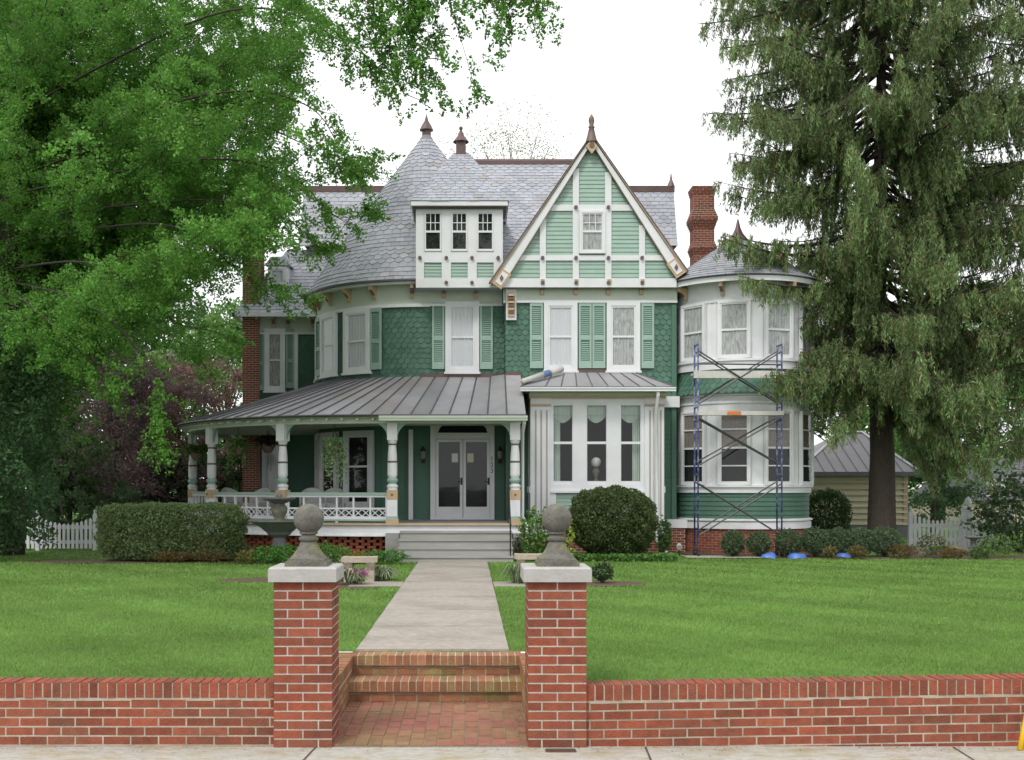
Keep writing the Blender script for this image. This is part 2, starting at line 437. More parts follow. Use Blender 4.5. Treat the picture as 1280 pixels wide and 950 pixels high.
# left wing wall and rear walls
mb = MB()
mb.box(-6.7, -3.5, YW + 0.001, 40, GND, 6.7, 0, (0.8, 0.8, 0.8))
clap_wall(mb, FW, -6.3, -3.6, 0.6, 3.9, 0.003); shingle_wall(mb, FW, -6.3, -3.6, 3.9, 6.3, 0.003)
mb.build('wing_wall', M['green'], house)
mb = MB()
mb.box(-5.0, 6.05, 35.25, 37, 6.2, 9.3, 0)
fU = Fr((0, 35.25))
clap_wall(mb, fU, -5.0, -3.0, 6.6, 9.15, 0.003, e=0.11)
mb.build('rear_wall', M['white'], house)
mb = MB(); mb.box(5.2, 8.2, 29.0, 36, GND, 6.4); mb.build('side_wall', M['green'], house)

# --- frieze, fascia
def band_profile(mb, fr, u0, u1):
    mb.fbox(fr, u0, u1, 6.18, 6.75, 0.0, 0.045, 1)
    mb.fbox(fr, u0, u1, 6.14, 6.20, 0.0, 0.088, 0)
mb = MB()
band_profile(mb, FG, 0.86, 5.2); band_profile(mb, FC, -1.2, 0.85)
band_profile(mb, FW, -6.4, -3.8)
mb.fbox(Fr((0.92, YG), -PI / 2), -0.5, 0.0, 6.14, 6.75, 0, 0.05, 1)
mb.lathe(TX, TY, [(TR, 6.12), (TR + 0.088, 6.12), (TR + 0.088, 6.2), (TR + 0.045, 6.2), (TR + 0.045, 6.75)], 50, [0, 0, 0, 1], (1, 1, 1), A0, A1)
mb.build('frieze', [M['white'], M['cream']], house)

# --- tower roof
RE, ZE, ZA = 3.38, 6.74, 11.55
def rprof(f):      # bell-like cone
    r = RE * (1 - f) + 0.10 * math.sin(PI * f) * (1 - f)
    return max(0.05, r), ZE + (ZA - ZE) * f
LT = math.hypot(RE, ZA - ZE)
def csurf(a, v, d):
    th = -PI + 2 * PI * a; r, z = rprof(v / LT)
    return (TX + (r + d * 0.82) * math.sin(th), TY - (r + d * 0.82) * math.cos(th), z + d * 0.57)
mb = MB()
mb.lathe(TX, TY, [rprof(i / 14) for i in range(15)], 60, 0, (0.6, 0.6, 0.6))
tiles(mb, csurf, 0, LT - 0.2, 0.155, 0.24, lambda v: 2 * PI * rprof(v / LT)[0], shape=slate_shape, col=slate_col,
      test=lambda a, v: 0.08 < a < 0.80)
mb.lathe(TX, TY, [(RE - 0.45, 6.70), (RE - 0.04, 6.66), (RE - 0.04, ZE), (RE, ZE)], 60, [2, 1, 1], (1, 1, 1))
mb.lathe(TX, TY, [(RE - 0.04, 6.72), (RE + 0.05, 6.73), (RE + 0.05, 6.775), (RE - 0.1, 6.80)], 60, 3)
tower_roof = mb.build('tower_roof', [M['slate'], M['white'], M['cream'], M['seam']], house)
mb = MB()
mb.lathe(TX, TY, [(0.13, 11.22), (0.13, 11.55), (0.20, 11.57), (0.14, 11.70), (0.06, 11.83), (0.02, 11.98), (0.001, 12.05)], 10)
mb.build('finial', M['copper'], tower_roof, smooth=False)

# --- centre roof with dormer, rear roof, gable roof
mb = MB()
tile_quad(mb, (-1.6, 28.15, 6.75), (3.4, 28.15, 6.75), (3.4, 32.5, 10.96), (-1.6, 32.5, 10.96), 0.155, 0.25, shape=slate_shape, col=slate_col)
mb.poly([(3.4, 28.15, 6.75), (3.4, 36.5, 6.75), (3.4, 32.5, 10.96)]); mb.poly([(-1.6, 32.5, 10.96), (3.4, 32.5, 10.96), (3.4, 36.5, 6.9), (-1.6, 36.5, 6.9)])
mb.tube([(-1.6, 32.5, 10.99), (3.4, 32.5, 10.99)], 0.07, 6, 1)
mb.box(-1.6, 3.4, 32.38, 32.62, 10.88, 10.97, 1)
mb.box(-1.2, 0.9, 28.08, 28.2, 6.66, 6.76, 2)
mb.build('centre_roof', [M['slate'], M['copper'], M['white']], house)
mb = MB()
tile_quad(mb, (-5.28, 34.9, 9.16), (6.5, 34.9, 9.16), (6.58, 36, 11.12), (-5.3, 36, 11.12), 0.155, 0.25, shape=slate_shape, col=slate_col)
mb.poly([(-5.3, 36, 11.12), (6.58, 36, 11.12), (6.5, 37.1, 9.16), (-5.28, 37.1, 9.16)])
mb.box(-5.32, 6.6, 35.9, 36.1, 11.0, 11.2, 1)
mb.box(-5.3, 6.5, 34.84, 35.0, 9.06, 9.15, 2)
mb.poly([(6.45, 34.9, 9.16), (6.45, 37.1, 9.16), (6.52, 36, 11.1)], 3); mb.poly([(-5.2, 34.9, 9.16), (-5.2, 36, 11.1), (-5.2, 37.1, 9.16)], 3)
mb.box(5.9, 6.48, 34.95, 37, 9.03, 9.12, 1)
rear_roof = mb.build('rear_roof', [M['slate'], M['copper'], M['white'], M['slate']], house)
mb = MB()
mb.lathe(6.5, 36, [(0.13, 11.18), (0.10, 11.28), (0.04, 11.42), (0.012, 11.62), (0.001, 11.65)], 8)
mb.build('finial', M['copper'], rear_roof)

# wing roof
mb = MB()
tile_quad(mb, (-7.0, 33.4, 6.72), (-3.6, 33.4, 6.72), (-3.6, 35.25, 9.0), (-5.7, 35.25, 9.0), 0.155, 0.25, shape=slate_shape, col=slate_col)
tile_quad(mb, (-7.0, 40, 6.72), (-7.0, 33.4, 6.72), (-5.7, 35.25, 9.0), (-5.7, 40, 9.0), 0.155, 0.25, shape=slate_shape, col=slate_col)
mb.box(-7.05, -3.9, 33.33, 33.42, 6.62, 6.74, 1); mb.box(-7.06, -6.97, 33.33, 40, 6.62, 6.74, 1)
mb.box(-7.0, -3.9, 33.42, 33.8, 6.66, 6.70, 1)
mb.build('wing_roof', [M['slate'], M['white']], house)
mb = MB()
def capped_gable_dormer(mb, x0, x1, y, z0, z1, dep):
    mb.box(x0, x1, y, y + dep, z0, z1, 0)
    mb.hexa([(x0 - .08, y - .08, z1), (x1 + .08, y - .08, z1), (x1 + .08, y + dep, z1 + 0.1), (x0 - .08, y + dep, z1 + 0.1),
             (x0 + .1, y + .1, z1 + 0.3), (x1 - .1, y + .1, z1 + 0.3), (x1 - .1, y + dep, z1 + 0.35), (x0 + .1, y + dep, z1 + 0.35)], 1)
capped_gable_dormer(mb, -6.10, -5.50, 33.95, 7.1, 8.25, 1.2)
dormer_small = mb.build('small_dormer', [M['white'], M['slate']], house)

# gable roof running back
GX, GZ = 3.03, 10.22
mb = MB()
tile_quad(mb, (0.55, 37, 6.6), (0.55, 27.72, 6.6), (GX, 27.72, GZ), (GX, 37, GZ), 0.155, 0.25, shape=slate_shape, col=slate_col)
tile_quad(mb, (5.42, 27.72, 6.78), (5.42, 37, 6.78), (GX, 37, GZ), (GX, 27.72, GZ), 0.155, 0.25, shape=slate_shape, col=slate_col)
gable_roof = mb.build('gable_roof', M['slate'], house)
mb = MB()
mb.lathe(GX, 27.66, [(0.15, 10.06), (0.10, 10.25), (0.065, 10.40), (0.085, 10.43), (0.05, 10.48), (0.075, 10.58), (0.065, 10.66), (0.01, 10.75)], 8)
mb.build('finial', M['brown'], gable_roof, smooth=True)

# gable face
YGF = 27.78
FF = Fr((0, YGF))
gx = lambda p: mx(p, YGF); gzz = lambda p: mz(p, YGF)
mb = MB()
apx, fl_, frr = (GX, gzz(176)), (gx(622), gzz(356)), (gx(850), gzz(346))
def glim(z):
    f = (z - 6.45) / (10.1 - 6.45)
    return (0.62 + (GX - 0.62) * f + 0.06, 5.36 + (GX - 5.36) * f - 0.06)
clap_wall(mb, FF, 0, 1, gzz(352), 9.9, 0.0, e=0.105, lim=glim)
mb.poly([FF.pt(*glim(6.5)[:1], 6.5), FF.pt(glim(6.5)[1], 6.5), FF.pt(GX, 10.1)], 0)
mb.build('gable_siding', M['mint'], house)
mb = MB()
bar = lambda a, b, c, d, dd=0.06: mb.fbox(FF, gx(a), gx(b), gzz(d), gzz(c), 0.0, dd, 0)
bar(616, 845, 348.5, 359.6, 0.075)
bar(640, 838, 319.5, 326, 0.05); bar(684, 795, 256.5, 264, 0.05)
def vbar(a, b):
    lo = gzz(350); c = (gx(a) + gx(b)) / 2
    f = min((c - 0.68) / (GX - 0.68), (5.30 - c) / (5.30 - GX)); hi = 6.45 + f * 3.55
    mb.fbox(FF, gx(a), gx(b), lo, min(hi, 9.75), 0.0, 0.055, 0)
for a, b in ((674.6, 682.3), (715.7, 723.5), (756, 764), (798.5, 806)): vbar(a, b)
for px_, py_ in ((719.6, 260), (760, 260), (678, 323), (719.6, 323), (760, 323), (802, 323), (678, 354), (719.6, 354), (760, 354), (802, 354)):
    c = (gx(px_), gzz(py_))
    mb.prism(FF, [(c[0] + 0.045 * math.cos(k * PI / 4), c[1] + 0.045 * math.sin(k * PI / 4)) for k in range(8)], 0.05, 0.115, 1)
mb.build('gable_timber', [M['white'], M['copper']], house)
# barge boards
for name, foot in (('left', (gx(613.5), gzz(353))), ('right', (gx(857), gzz(339.5)))):
    mb = MB()
    a = Vector((GX, gzz(172))); f = Vector(foot); dirv = (f - a).normalized()
    nrm = Vector((dirv.y, -dirv.x)); 
    if nrm.y > 0: nrm = -nrm
    if name == 'left' and nrm.x < 0: nrm = -nrm
    if name == 'right' and nrm.x > 0: nrm = -nrm
    W = 0.29
    def bb(s0, s1, w0, w1, d0, d1, m):
        q = [a + dirv * s0 + nrm * w0, a + dirv * s1 + nrm * w0, a + dirv * s1 + nrm * w1, a + dirv * s0 + nrm * w1]
        mb.prism(FF, [(max(p.x, GX) if name == 'right' else min(p.x, GX), p.y) for p in q], d0, d1, m)
    L_ = (f - a).length
    bb(0, L_, 0.05, W, 0.06, 0.13, 0)
    bb(0, L_, W, W + 0.02, 0.06, 0.15, 3)
    bb(-0.05, L_ + 0.03, 0.0, 0.05, -0.05, 0.17, 3)
    bb(-0.06, L_ + 0.05, -0.025, 0.0, -0.05, 0.19, 2)
    # carved foot block
    bb(L_ - 0.42, L_ + 0.02, 0.05, W + 0.03, 0.13, 0.165, 1)
    bb(L_ - 0.37, L_ - 0.05, 0.10, W - 0.02, 0.165, 0.178, 0)
    c = a + dirv * (L_ - 0.21) + nrm * 0.175
    mb.prism(FF, [(c.x + 0.05 * math.cos(k * PI / 2), c.y + 0.085 * math.sin(k * PI / 2)) for k in range(4)], 0.178, 0.2, 2)
    mb.build('barge_board', [M['white'], M['tan'], M['brown'], M['trimtan']], house)
mb = MB()
c = (GX, gzz(181))
mb.prism(FF, [(c[0], c[1] + 0.14), (c[0] + 0.14, c[1] - 0.10), (c[0], c[1] - 0.28), (c[0] - 0.14, c[1] - 0.10)][::-1], 0.13, 0.205, 0); c = (c[0], c[1] - .07)
mb.prism(FF, [(c[0] + 0.065 * math.cos(k * PI / 5), c[1] + 0.065 * math.sin(k * PI / 5)) for k in range(10)], 0.205, 0.225, 1)
mb.build('gable_ornament', [M['tan'], M['brown']], house)

# --- windows ---------------------------------------------------------------
def window(parent, fr, u0, u1, z0, z1, cw=0.11, curtain='sheer', grid=None, d=0.0, sash=0.045, head=0.0, sill=True, mid=0.5, label=None, extra=()):
    """u0..z1: outer edge of the casing"""
    mb = MB(); B = lambda *a: mb.fbox(fr, *a)
    g0, g1, h0, h1 = u0 + cw, u1 - cw, z0 + cw * 0.8, z1 - cw
    B(u0, g0, z0, z1, d, d + 0.095, 0); B(g1, u1, z0, z1, d, d + 0.095, 0)
    B(g0 - .001, g1 + .001, h1, z1, d, d + 0.093, 0); B(g0 - .001, g1 + .001, z0, h0, d, d + 0.093, 0)
    if head: B(u0 - 0.03, u1 + 0.03, z1 + .001, z1 + head, d, d + 0.12, 0)
    if sill: B(u0 - 0.03, u1 + 0.03, z0 - 0.05, z0 + 0.002, d, d + 0.13, 0)
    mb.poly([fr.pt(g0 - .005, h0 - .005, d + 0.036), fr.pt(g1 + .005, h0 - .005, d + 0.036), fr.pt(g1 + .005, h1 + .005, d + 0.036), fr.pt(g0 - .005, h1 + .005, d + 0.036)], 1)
    s = sash; hm = h0 + (h1 - h0) * mid
    B(g0, g0 + s, h0, h1, d + .05, d + .078, 0); B(g1 - s, g1, h0, h1, d + .05, d + .078, 0)
    B(g0 + s, g1 - s, h0, h0 + s * 1.4, d + .05, d + .077, 0); B(g0 + s, g1 - s, h1 - s, h1, d + .05, d + .077, 0)
    B(g0 + s, g1 - s, hm - 0.025, hm + 0.025, d + .05, d + .081, 0)
    for e in extra: B(g0 + s, g1 - s, h0 + (h1 - h0) * e - 0.016, h0 + (h1 - h0) * e + 0.016, d + .05, d + .079, 0)
    if grid:
        nx, ny = grid; a, b = g0 + s, g1 - s
        for i in range(1, nx): 
            x = a + (b - a) * i / nx; B(x - .009, x + .009, hm, h1 - s, d + .055, d + .074, 0)
        for i in range(1, ny):
            y = hm + (h1 - s - hm) * i / ny; B(a, b, y - .009, y + .009, d + .055, d + .073, 0)
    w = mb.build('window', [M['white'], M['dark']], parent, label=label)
    pmb = MB(); pmb.poly([fr.pt(g0 + s * .5, h0, d + .066), fr.pt(g1 - s * .5, h0, d + .066), fr.pt(g1 - s * .5, h1, d + .066), fr.pt(g0 + s * .5, h1, d + .066)])
    if parent is house:
        pane = pmb.build('pane', M['glass'], w)
    else: pane = pmb.build('pane', M['glass'], parent)
    if curtain in ('sheer', 'lace', 'parted', 'blind'):
        cm = MB(); n = 40; pts = []
        for i in range(n + 1):
            u = g0 + .02 + (g1 - g0 - .04) * i / n
            pts.append((u, d + 0.048 + 0.007 * math.sin(i * 1.35 + 1.2 * math.sin(i * .37))))
        for i in range(n):
            (ua, da), (ub, db) = pts[i], pts[i + 1]
            f = (i + .5) / n
            if curtain == 'parted':
                bot = h0 + (h1 - h0) * (0.0 if (f < .22 or f > .78) else 0.78)
            elif curtain == 'blind': bot = h0 + (h1 - h0) * .5
            else: bot = h0
            cm.poly([fr.pt(ua, bot, da), fr.pt(ub, bot, db), fr.pt(ub, h1, db), fr.pt(ua, h1, da)])
        cm.build('curtain', M['lace' if curtain == 'lace' else 'blind' if curtain == 'blind' else 'sheer'], w if parent is house else parent)
    return w

def shutter(fr, u0, u1, z0, z1, d=0.0):
    mb = MB(); B = lambda *a: mb.fbox(fr, *a); s = 0.05
    B(u0, u0 + s, z0, z1, d + .02, d + .075, 0); B(u1 - s, u1, z0, z1, d + .02, d + .075, 0)
    zm = z0 + (z1 - z0) * 0.46
    for a, b in ((z0, z0 + 0.16), (zm - .05, zm + .05), (z1 - 0.1, z1)): B(u0 + s, u1 - s, a, b, d + .02, d + .073, 0)
    for a, b in ((z0 + .16, zm - .05), (zm + .05, z1 - .1)):
        z = a
        while z < b - .01:
            P = fr.pt; zt = min(z + .052, b)
            mb.poly([P(u0 + s, z, d + .066), P(u1 - s, z, d + .066), P(u1 - s, zt, d + .034), P(u0 + s, zt, d + .034)], 1)
            mb.poly([P(u0 + s, z, d + .02), P(u1 - s, z, d + .02), P(u1 - s, z, d + .066), P(u0 + s, z, d + .066)], 1)
            z += .052
    mb.build('shutter', [M['mint'], M['shutter']], house)

# second floor, centre and gable block
cx = lambda p: mx(p, YC - .1); cz = lambda p: mz(p, YC - .1)
window(house, FC, cx(556.5), cx(599), cz(465), cz(376.5), curtain='sheer')
shutter(FC, cx(540), cx(555.5), cz(461), cz(378)); shutter(FC, cx(600), cx(616), cz(461), cz(378))
hx = lambda p: mx(p, YG - .1); hz = lambda p: mz(p, YG - .1)
window(house, FG, hx(680), hx(722), hz(463.5), hz(376.5), curtain='sheer')
window(house, FG, hx(758.5), hx(800.5), hz(463.5), hz(376.5), curtain='lace')
for a, b in ((662.5, 679), (723.6, 739.8), (740.6, 757), (802, 818)): shutter(FG, hx(a), hx(b), hz(460), hz(377.5))
# tower second floor
for th in (-34, -56.5, -79): window(house, ftower(R(th)), -0.44, 0.44, 4.50, 6.15, curtain='sheer')
shutter(ftower(R(-34)), 0.45, 0.79, 4.55, 6.12); shutter(ftower(R(-56.5)), -0.77, -0.45, 4.55, 6.12)
# left wing windows
wx = lambda p: mx(p, YW); wz = lambda p: mz(p, YW)
window(house, FW, wx(331), wx(357), wz(489), wz(411), curtain='lace')
shutter(FW, wx(322.5), wx(330.5), wz(488), wz(414)); shutter(FW, wx(357.8), wx(368), wz(485), wz(411))
window(house, FW, wx(328), wx(356), wz(628), wz(551), curtain='sheer')
mb = MB(); mb.fbox(FW, wx(368.5), wx(373), 3.9, 6.2, 0, .11, 0); mb.fbox(FW, -6.42, -6.28, 0.6, 3.9, 0, .1, 0); mb.build('corner_board', M['white'], house)
fs = Fr((0, 33.95)); window(dormer_small, fs, -6.08, -5.52, 7.22, 8.2, cw=.07, curtain='sheer')
window(house, FF, gx(723.7), gx(756.3), gzz(317.5), gzz(264), cw=.06, sash=.035, curtain='lace', grid=(3, 2), sill=False, mid=.52)

# --- brackets
def bracket(fr, u, z=6.68, s=1.0):
    mb = MB(); w = 0.045 * s
    pr = [(0.045, z - 0.34 * s), (0.10, z - 0.34 * s), (0.13, z - 0.24 * s), (0.20, z - 0.17 * s), (0.26 * s + .05, z - 0.12 * s), (0.28 * s + .05, z), (0.045, z)]
    A = [fr.pt(u - w, zz, dd) for dd, zz in pr]; B = [fr.pt(u + w, zz, dd) for dd, zz in pr]
    mb.poly(A, 0); mb.poly(B[::-1], 0)
    for i in range(len(pr)):
        j = (i + 1) % len(pr); mb.poly([A[i], B[i], B[j], A[j]], 1 if i in (2, 3) else 0)
    mb.build('bracket', [M['tan'], M['brown']], house)
for th in (-102, -86, -70, -54, -38.5, -23.5): bracket(ftower(R(th)), 0)
for p in (515, 555, 595): bracket(FC, mx(p, YC - .15))
for p in (678, 720, 761, 802): bracket(FG, mx(p, YG - .15))
for p in (323, 343, 361, 392): bracket(FW, mx(p, YW))
# big corbel at the corner of the gable block
mb = MB()
u0, u1 = hx(632.5), hx(645.5)
mb.fbox(FG, u0, u1, hz(400), hz(361), 0, .12, 0)
mb.prism(Fr((0, YG)), [(u0 + .04, hz(396)), (u1 - .04, hz(396)), (u1 - .04, hz(366)), (u0 + .04, hz(366))], .12, .15, 1)
for k in range(6):
    z = hz(391 - 4.2 * k); mb.fbox(FG, u0 + .055, u1 - .055, z - .028, z + .028, .15, .17 + .022 * k, 1 if k % 2 else 2)
mb.build('corbel', [M['white'], M['tan'], M['brown']], house)

# --- centre dormer
YD = 27.95
FD = Fr((0, YD)); dx = lambda p: mx(p, YD); dz = lambda p: mz(p, YD)
mb = MB()
B = lambda a, b, c, d, q0, q1, m=0: mb.fbox(FD, dx(a), dx(b), dz(d), dz(c), q0, q1, m)
B(520, 628.5, 261, 360, -2.2, 0.0, 3)
B(520, 628.5, 348.5, 360, 0, .07); B(520, 628.5, 314.5, 328.5, 0, .05); B(520, 628.5, 259, 265.5, 0, .05)
for a, b in ((520, 530.2), (552.2, 563.8), (584.6, 596.0), (617, 628.5)): B(a, b, 265.4, 348.6, 0, .055)
for p in ((525, 323), (558, 323), (590, 323), (622.5, 323), (558, 354), (590, 354)):
    c = (dx(p[0]), dz(p[1]))
    mb.prism(FD, [(c[0] + .045 * math.cos(k * PI / 4), c[1] + .045 * math.sin(k * PI / 4)) for k in range(8)], .05, .11, 1)
for a, b in ((530, 552.5), (563.5, 585), (595.5, 617.5)): clap_wall(mb, FD, dx(a), dx(b), dz(349), dz(328), .003, e=.08, m=2)
B(514, 634.5, 252.5, 259.5, -1.5, .22, 0); B(516, 633, 259.5, 262, -1.0, .12, 1)
dormer = mb.build('dormer', [M['white'], M['copper'], M['mint'], M['slate']], house)
for a, b in ((530.5, 552), (564, 584.5), (596, 617)):
    window(dormer, FD, dx(a), dx(b), dz(314.3), dz(265.7), cw=.012, sash=.03, curtain=None, grid=(3, 2), sill=False, d=-.02)
mb = MB()
E0, E1 = (dx(513.5), YD - .23, dz(254)), (dx(635.5), YD - .23, dz(254))
T0, T1 = (-.40, 29.9, 10.46), (-.02, 29.9, 10.46)
mb_ = [Vector(E0).lerp(Vector(T0), .0)]
tile_quad(mb, E0, E1, T1, T0, .155, .24, shape=slate_shape, col=slate_col)
tile_quad(mb, E1, (E1[0], 30.6, E1[2]), (T1[0], 30.0, T1[2]), T1, .155, .24, shape=slate_shape, col=slate_col)
tile_quad(mb, (E0[0], 30.6, E0[2]), E0, T0, (T0[0], 30.0, T0[2]), .155, .24, shape=slate_shape, col=slate_col)
droof = mb.build('dormer_roof', M['slate'], dormer)
mb = MB(); fx, fy = -.21, 29.95
mb.box(fx - .13, fx + .13, fy - .13, fy + .13, 10.3, 10.76); 
mb.lathe(fx, fy, [(.22, 10.76), (.20, 10.80), (.10, 10.92), (.045, 11.05), (.03, 11.08), (.05, 11.12), (.05, 11.16), (.001, 11.2)], 8)
mb.build('dormer_finial', M['copper'], dormer)

# --- box bay
FB = Fr((0, YB)); bx = lambda p: mx(p, YB); bz = lambda p: mz(p, YB)
XL, XR = bx(663), bx(830)
mb = MB()
B = lambda a, b, c, d, q0, q1, m=0: mb.fbox(FB, bx(a), bx(b), bz(d), bz(c), q0, q1, m)
B(688, 806, 496, 504.5, -.12, 0); B(688, 806, 605, 615, -.12, 0); B(688, 806, 613, 616, -.12, .05)
for a, b in ((688, 691.5), (716.5, 733.2), (758.8, 776), (801.3, 806)): B(a, b, 504.4, 605.1, -.12, -.003)
B(688, 695, 616, 668, -.12, 0); B(798, 806, 616, 668, -.12, 0); B(688, 806, 645, 668, -.10, -.004)
clap_wall(mb, FB, bx(695), bx(798), bz(646), bz(616), -.05, e=.09, m=1)
for a, b in ((663, 688), (806, 830)):     # fluted pilasters
    B(a, b, 496, 668, -.12, .03)
    for k in range(3):
        u = a + (b - a) * (k + .78) / 3.6
        B(u, u + 2.1, 513, 649, .03, .034, 5); B(u + 2.1, u + 4.6, 511, 651, .03, .05)
    B(a - .5, b + .5, 505, 507.5, .03, .075, 2); B(a - .5, b + .5, 650, 668, .03, .07)
B(661.5, 832, 494.5, 497.5, -.5, .09, 2); B(661.5, 832, 488, 494.6, -.5, .10, 3)
# sides, floor, ceiling of the bay
mb.box(XL, XL + .08, YB + .12, YG, bz(668), bz(490)); mb.box(XR - .08, XR, YB + .12, YG, bz(668), bz(490))
for xx, an in ((XL, -PI / 2), (XR, PI / 2)):
    f2 = Fr((xx, YB), an)
    a, b = (-1.1, 0) if an < 0 else (0, 1.1)
    mb.fbox(f2, a, b, bz(616), bz(608), 0, .03)
mb.box(XL + .08, XR - .08, YB, YG, bz(668), bz(655), 4)
mb.box(XL + .08, XR - .08, YG - .06, YG - .01, bz(660), bz(490), 4); mb.box(XL + .08, XL + .1, YB + .13, YG - .06, bz(660), bz(490), 4); mb.box(XR - .1, XR - .08, YB + .13, YG - .06, bz(660), bz(490), 4)
mb.box(XL + .08, XR - .08, YB + .13, YG - .06, bz(496), bz(492), 4)
box_bay = mb.build('box_bay', [M['white'], M['mint'], M['tan'], M['cream'], M['dark'], M['taupe']], house)
for k, (a, b) in enumerate(((689.5, 718), (731.5, 760.5), (774, 803))):
    mb = MB(); u0, u1, z0, z1 = bx(a), bx(b), bz(605.5), bz(504)
    BB = lambda *q: mb.fbox(FB, *q)
    s = .05
    BB(u0, u0 + s, z0, z1, -.07, -.02); BB(u1 - s, u1, z0, z1, -.07, -.02); BB(u0 + s, u1 - s, z0, z0 + .08, -.07, -.021); BB(u0 + s, u1 - s, z1 - s, z1, -.07, -.021)
    zm = bz(553.5); BB(u0 + s, u1 - s, zm - .03, zm + .03, -.07, -.015)
    sash_ = mb.build('bay_window', M['white'], box_bay)
    pm = MB(); pm.poly([FB.pt(u0 + .03, z0 + .05, -.04), FB.pt(u1 - .03, z0 + .05, -.04), FB.pt(u1 - .03, z1 - .03, -.04), FB.pt(u0 + .03, z1 - .03, -.04)])
    pm.build('pane', M['glass'], box_bay)
    cm = MB()
    def drape(ua, ub, za, zb, dep, n=14, scal=0.0):
        for i in range(n):
            p, q = ua + (ub - ua) * i / n, ua + (ub - ua) * (i + 1) / n
            e1, e2 = dep + .012 * math.sin(i * 1.7), dep + .012 * math.sin((i + 1) * 1.7)
            s1, s2 = scal * math.sin(PI * i / n), scal * math.sin(PI * (i + 1) / n)
            cm.poly([FB.pt(p, za - s1, e1), FB.pt(q, za - s2, e2), FB.pt(q, zb, e2), FB.pt(p, zb, e1)])
    zt = z1 - s
    drape(u0 + s, u1 - s, bz(518.5), zt, -.11)
    drape(u0 + s - .02, u1 - s + .02, bz(519.5), bz(517), -.14, scal=.17)
    if k == 0: drape(u0 + s - .02, u0 + s + .17, z0, zt, -.16)
    if k == 2: drape(u1 - s - .17, u1 - s + .02, z0, zt, -.16)
    cm.build('curtain', M['curtain'], box_bay)
# bay roof
mb = MB()
ye, ze, zt = YB - .38, mz(483.5, YB - .38), 4.42
e0, e1, t0, t1 = mx(651, ye), mx(843, ye), hx(688), hx(792)
mb.poly([(e0, ye, ze), (e1, ye, ze), (t1, YG, zt), (t0, YG, zt)], 0, (1, 1, 1))
mb.poly([(e1, ye, ze), (e1, YG, ze), (t1, YG, zt)], 0); mb.poly([(e0, YG, ze), (e0, ye, ze), (t0, YG, zt)], 0)
for k in range(8):
    f = k / 7; xe = e0 + (e1 - e0) * (0.16 + .72 * f); xt = t0 + (t1 - t0) * (0.04 + .92 * f)
    mb.tube([(xe, ye, ze + .012), (xt, YG, zt + .012)], .014, 4, 1)
for e, t in ((e0, t0), (e1, t1)): mb.tube([(e, ye, ze + .01), (t, YG, zt + .01)], .018, 4, 1)
mb.box(t0, t1, YG - .06, YG, zt - .03, zt + .06, 2)
mb.box(e0, e1, ye - .02, ye + .02, ze - .015, ze + .012, 1)
mb.box(e0, e1, ye + .02, YG, ze - .06, ze - .02, 3)
gut = [(e0 - .02, ye - .10), (e1 + .02, ye - .10)]
mb.box(e0 - .02, e1 + .02, ye - .11, ye + .01, ze - .11, ze - .018, 3); mb.box(e0 - .02, e1 + .02, ye - .13, ye - .11, ze - .05, ze - .018, 3)
mb.build('bay_roof', [M['metalroof'], M['seam'], M['copper'], M['white']], house)
mb = MB()
dxp = bx(819)
mb.tube([(dxp, ye - .03, ze - .1), (dxp, ye - .03, ze - .2), (dxp, YB - .1, ze - .55), (dxp + .02, YB - .1, .3), (dxp + .12, YB - .22, .05), (dxp + .2, YB - .4, 0)], .045, 8)
mb.build('downspout', M['white'], house, smooth=True)

# --- round bay
_before = set(bpy.data.objects)
mb = MB()
a0, a1 = -R(95), R(125)
prof = []; z = .73
while z < 1.40: prof += [(BR + .03, z), (BR + .008, z + .115)]; z += .115
mb.lathe(BX, BY, prof, 48, 0, (1, 1, 1), a0, a1)
mb.lathe(BX, BY, [(BR - .02, GND), (BR - .02, 6.75)], 48, 0, (.8, .8, .8))
S0, S1 = 3.86, 4.50
def bsurf(a, v, d):
    th = a0 + (a1 - a0) * a; f = min(1.0, (v - S0) / (S1 - S0)); r = BR + .03 + .17 * (1 - f) ** 1.6 + d
    return (BX + r * math.sin(th), BY - r * math.cos(th), v)
mb.lathe(BX, BY, [(BR + .03 + .17 * (1 - i / 6) ** 1.6, S0 + (S1 - S0) * i / 6) for i in range(7)], 48, 0, (.7, .7, .7), a0, a1)
tiles(mb, bsurf, S0, S1, .13, .15, lambda v: BR * (a1 - a0), t=.02, shape=lambda k: 'f', col=green_col, over=1.6)
mb.build('round_bay_wall', M['green'], house)
mb = MB()
def ring(pr, m=0): mb.lathe(BX, BY, pr, 48, m, (1, 1, 1), a0, a1)
ring([(BR, .50), (BR + .07, .50), (BR + .07, .66), (BR + .04, .68), (BR + .10, .70), (BR + .10, .735), (BR, .76)])
ring([(BR, 1.40), (BR + .07, 1.40), (BR + .07, 1.52), (BR + .12, 1.54), (BR + .12, 1.585), (BR, 1.60)])
ring([(BR, 3.44), (BR + .06, 3.44), (BR + .06, 3.62), (BR + .09, 3.63), (BR + .09, 3.68), (BR + .06, 3.69), (BR + .06, 3.80), (BR + .14, 3.83), (BR + .14, 3.87), (BR, 3.88)])
ring([(BR, 4.48), (BR + .09, 4.48), (BR + .09, 4.66), (BR + .13, 4.68), (BR + .13, 4.73), (BR, 4.76)])
ring([(BR, 6.16), (BR + .06, 6.16), (BR + .06, 6.22), (BR + .03, 6.23), (BR + .03, 6.70)])
ring([(BR + .005, 1.58), (BR + .005, 3.46)]); ring([(BR + .005, 4.7), (BR + .005, 6.2)])
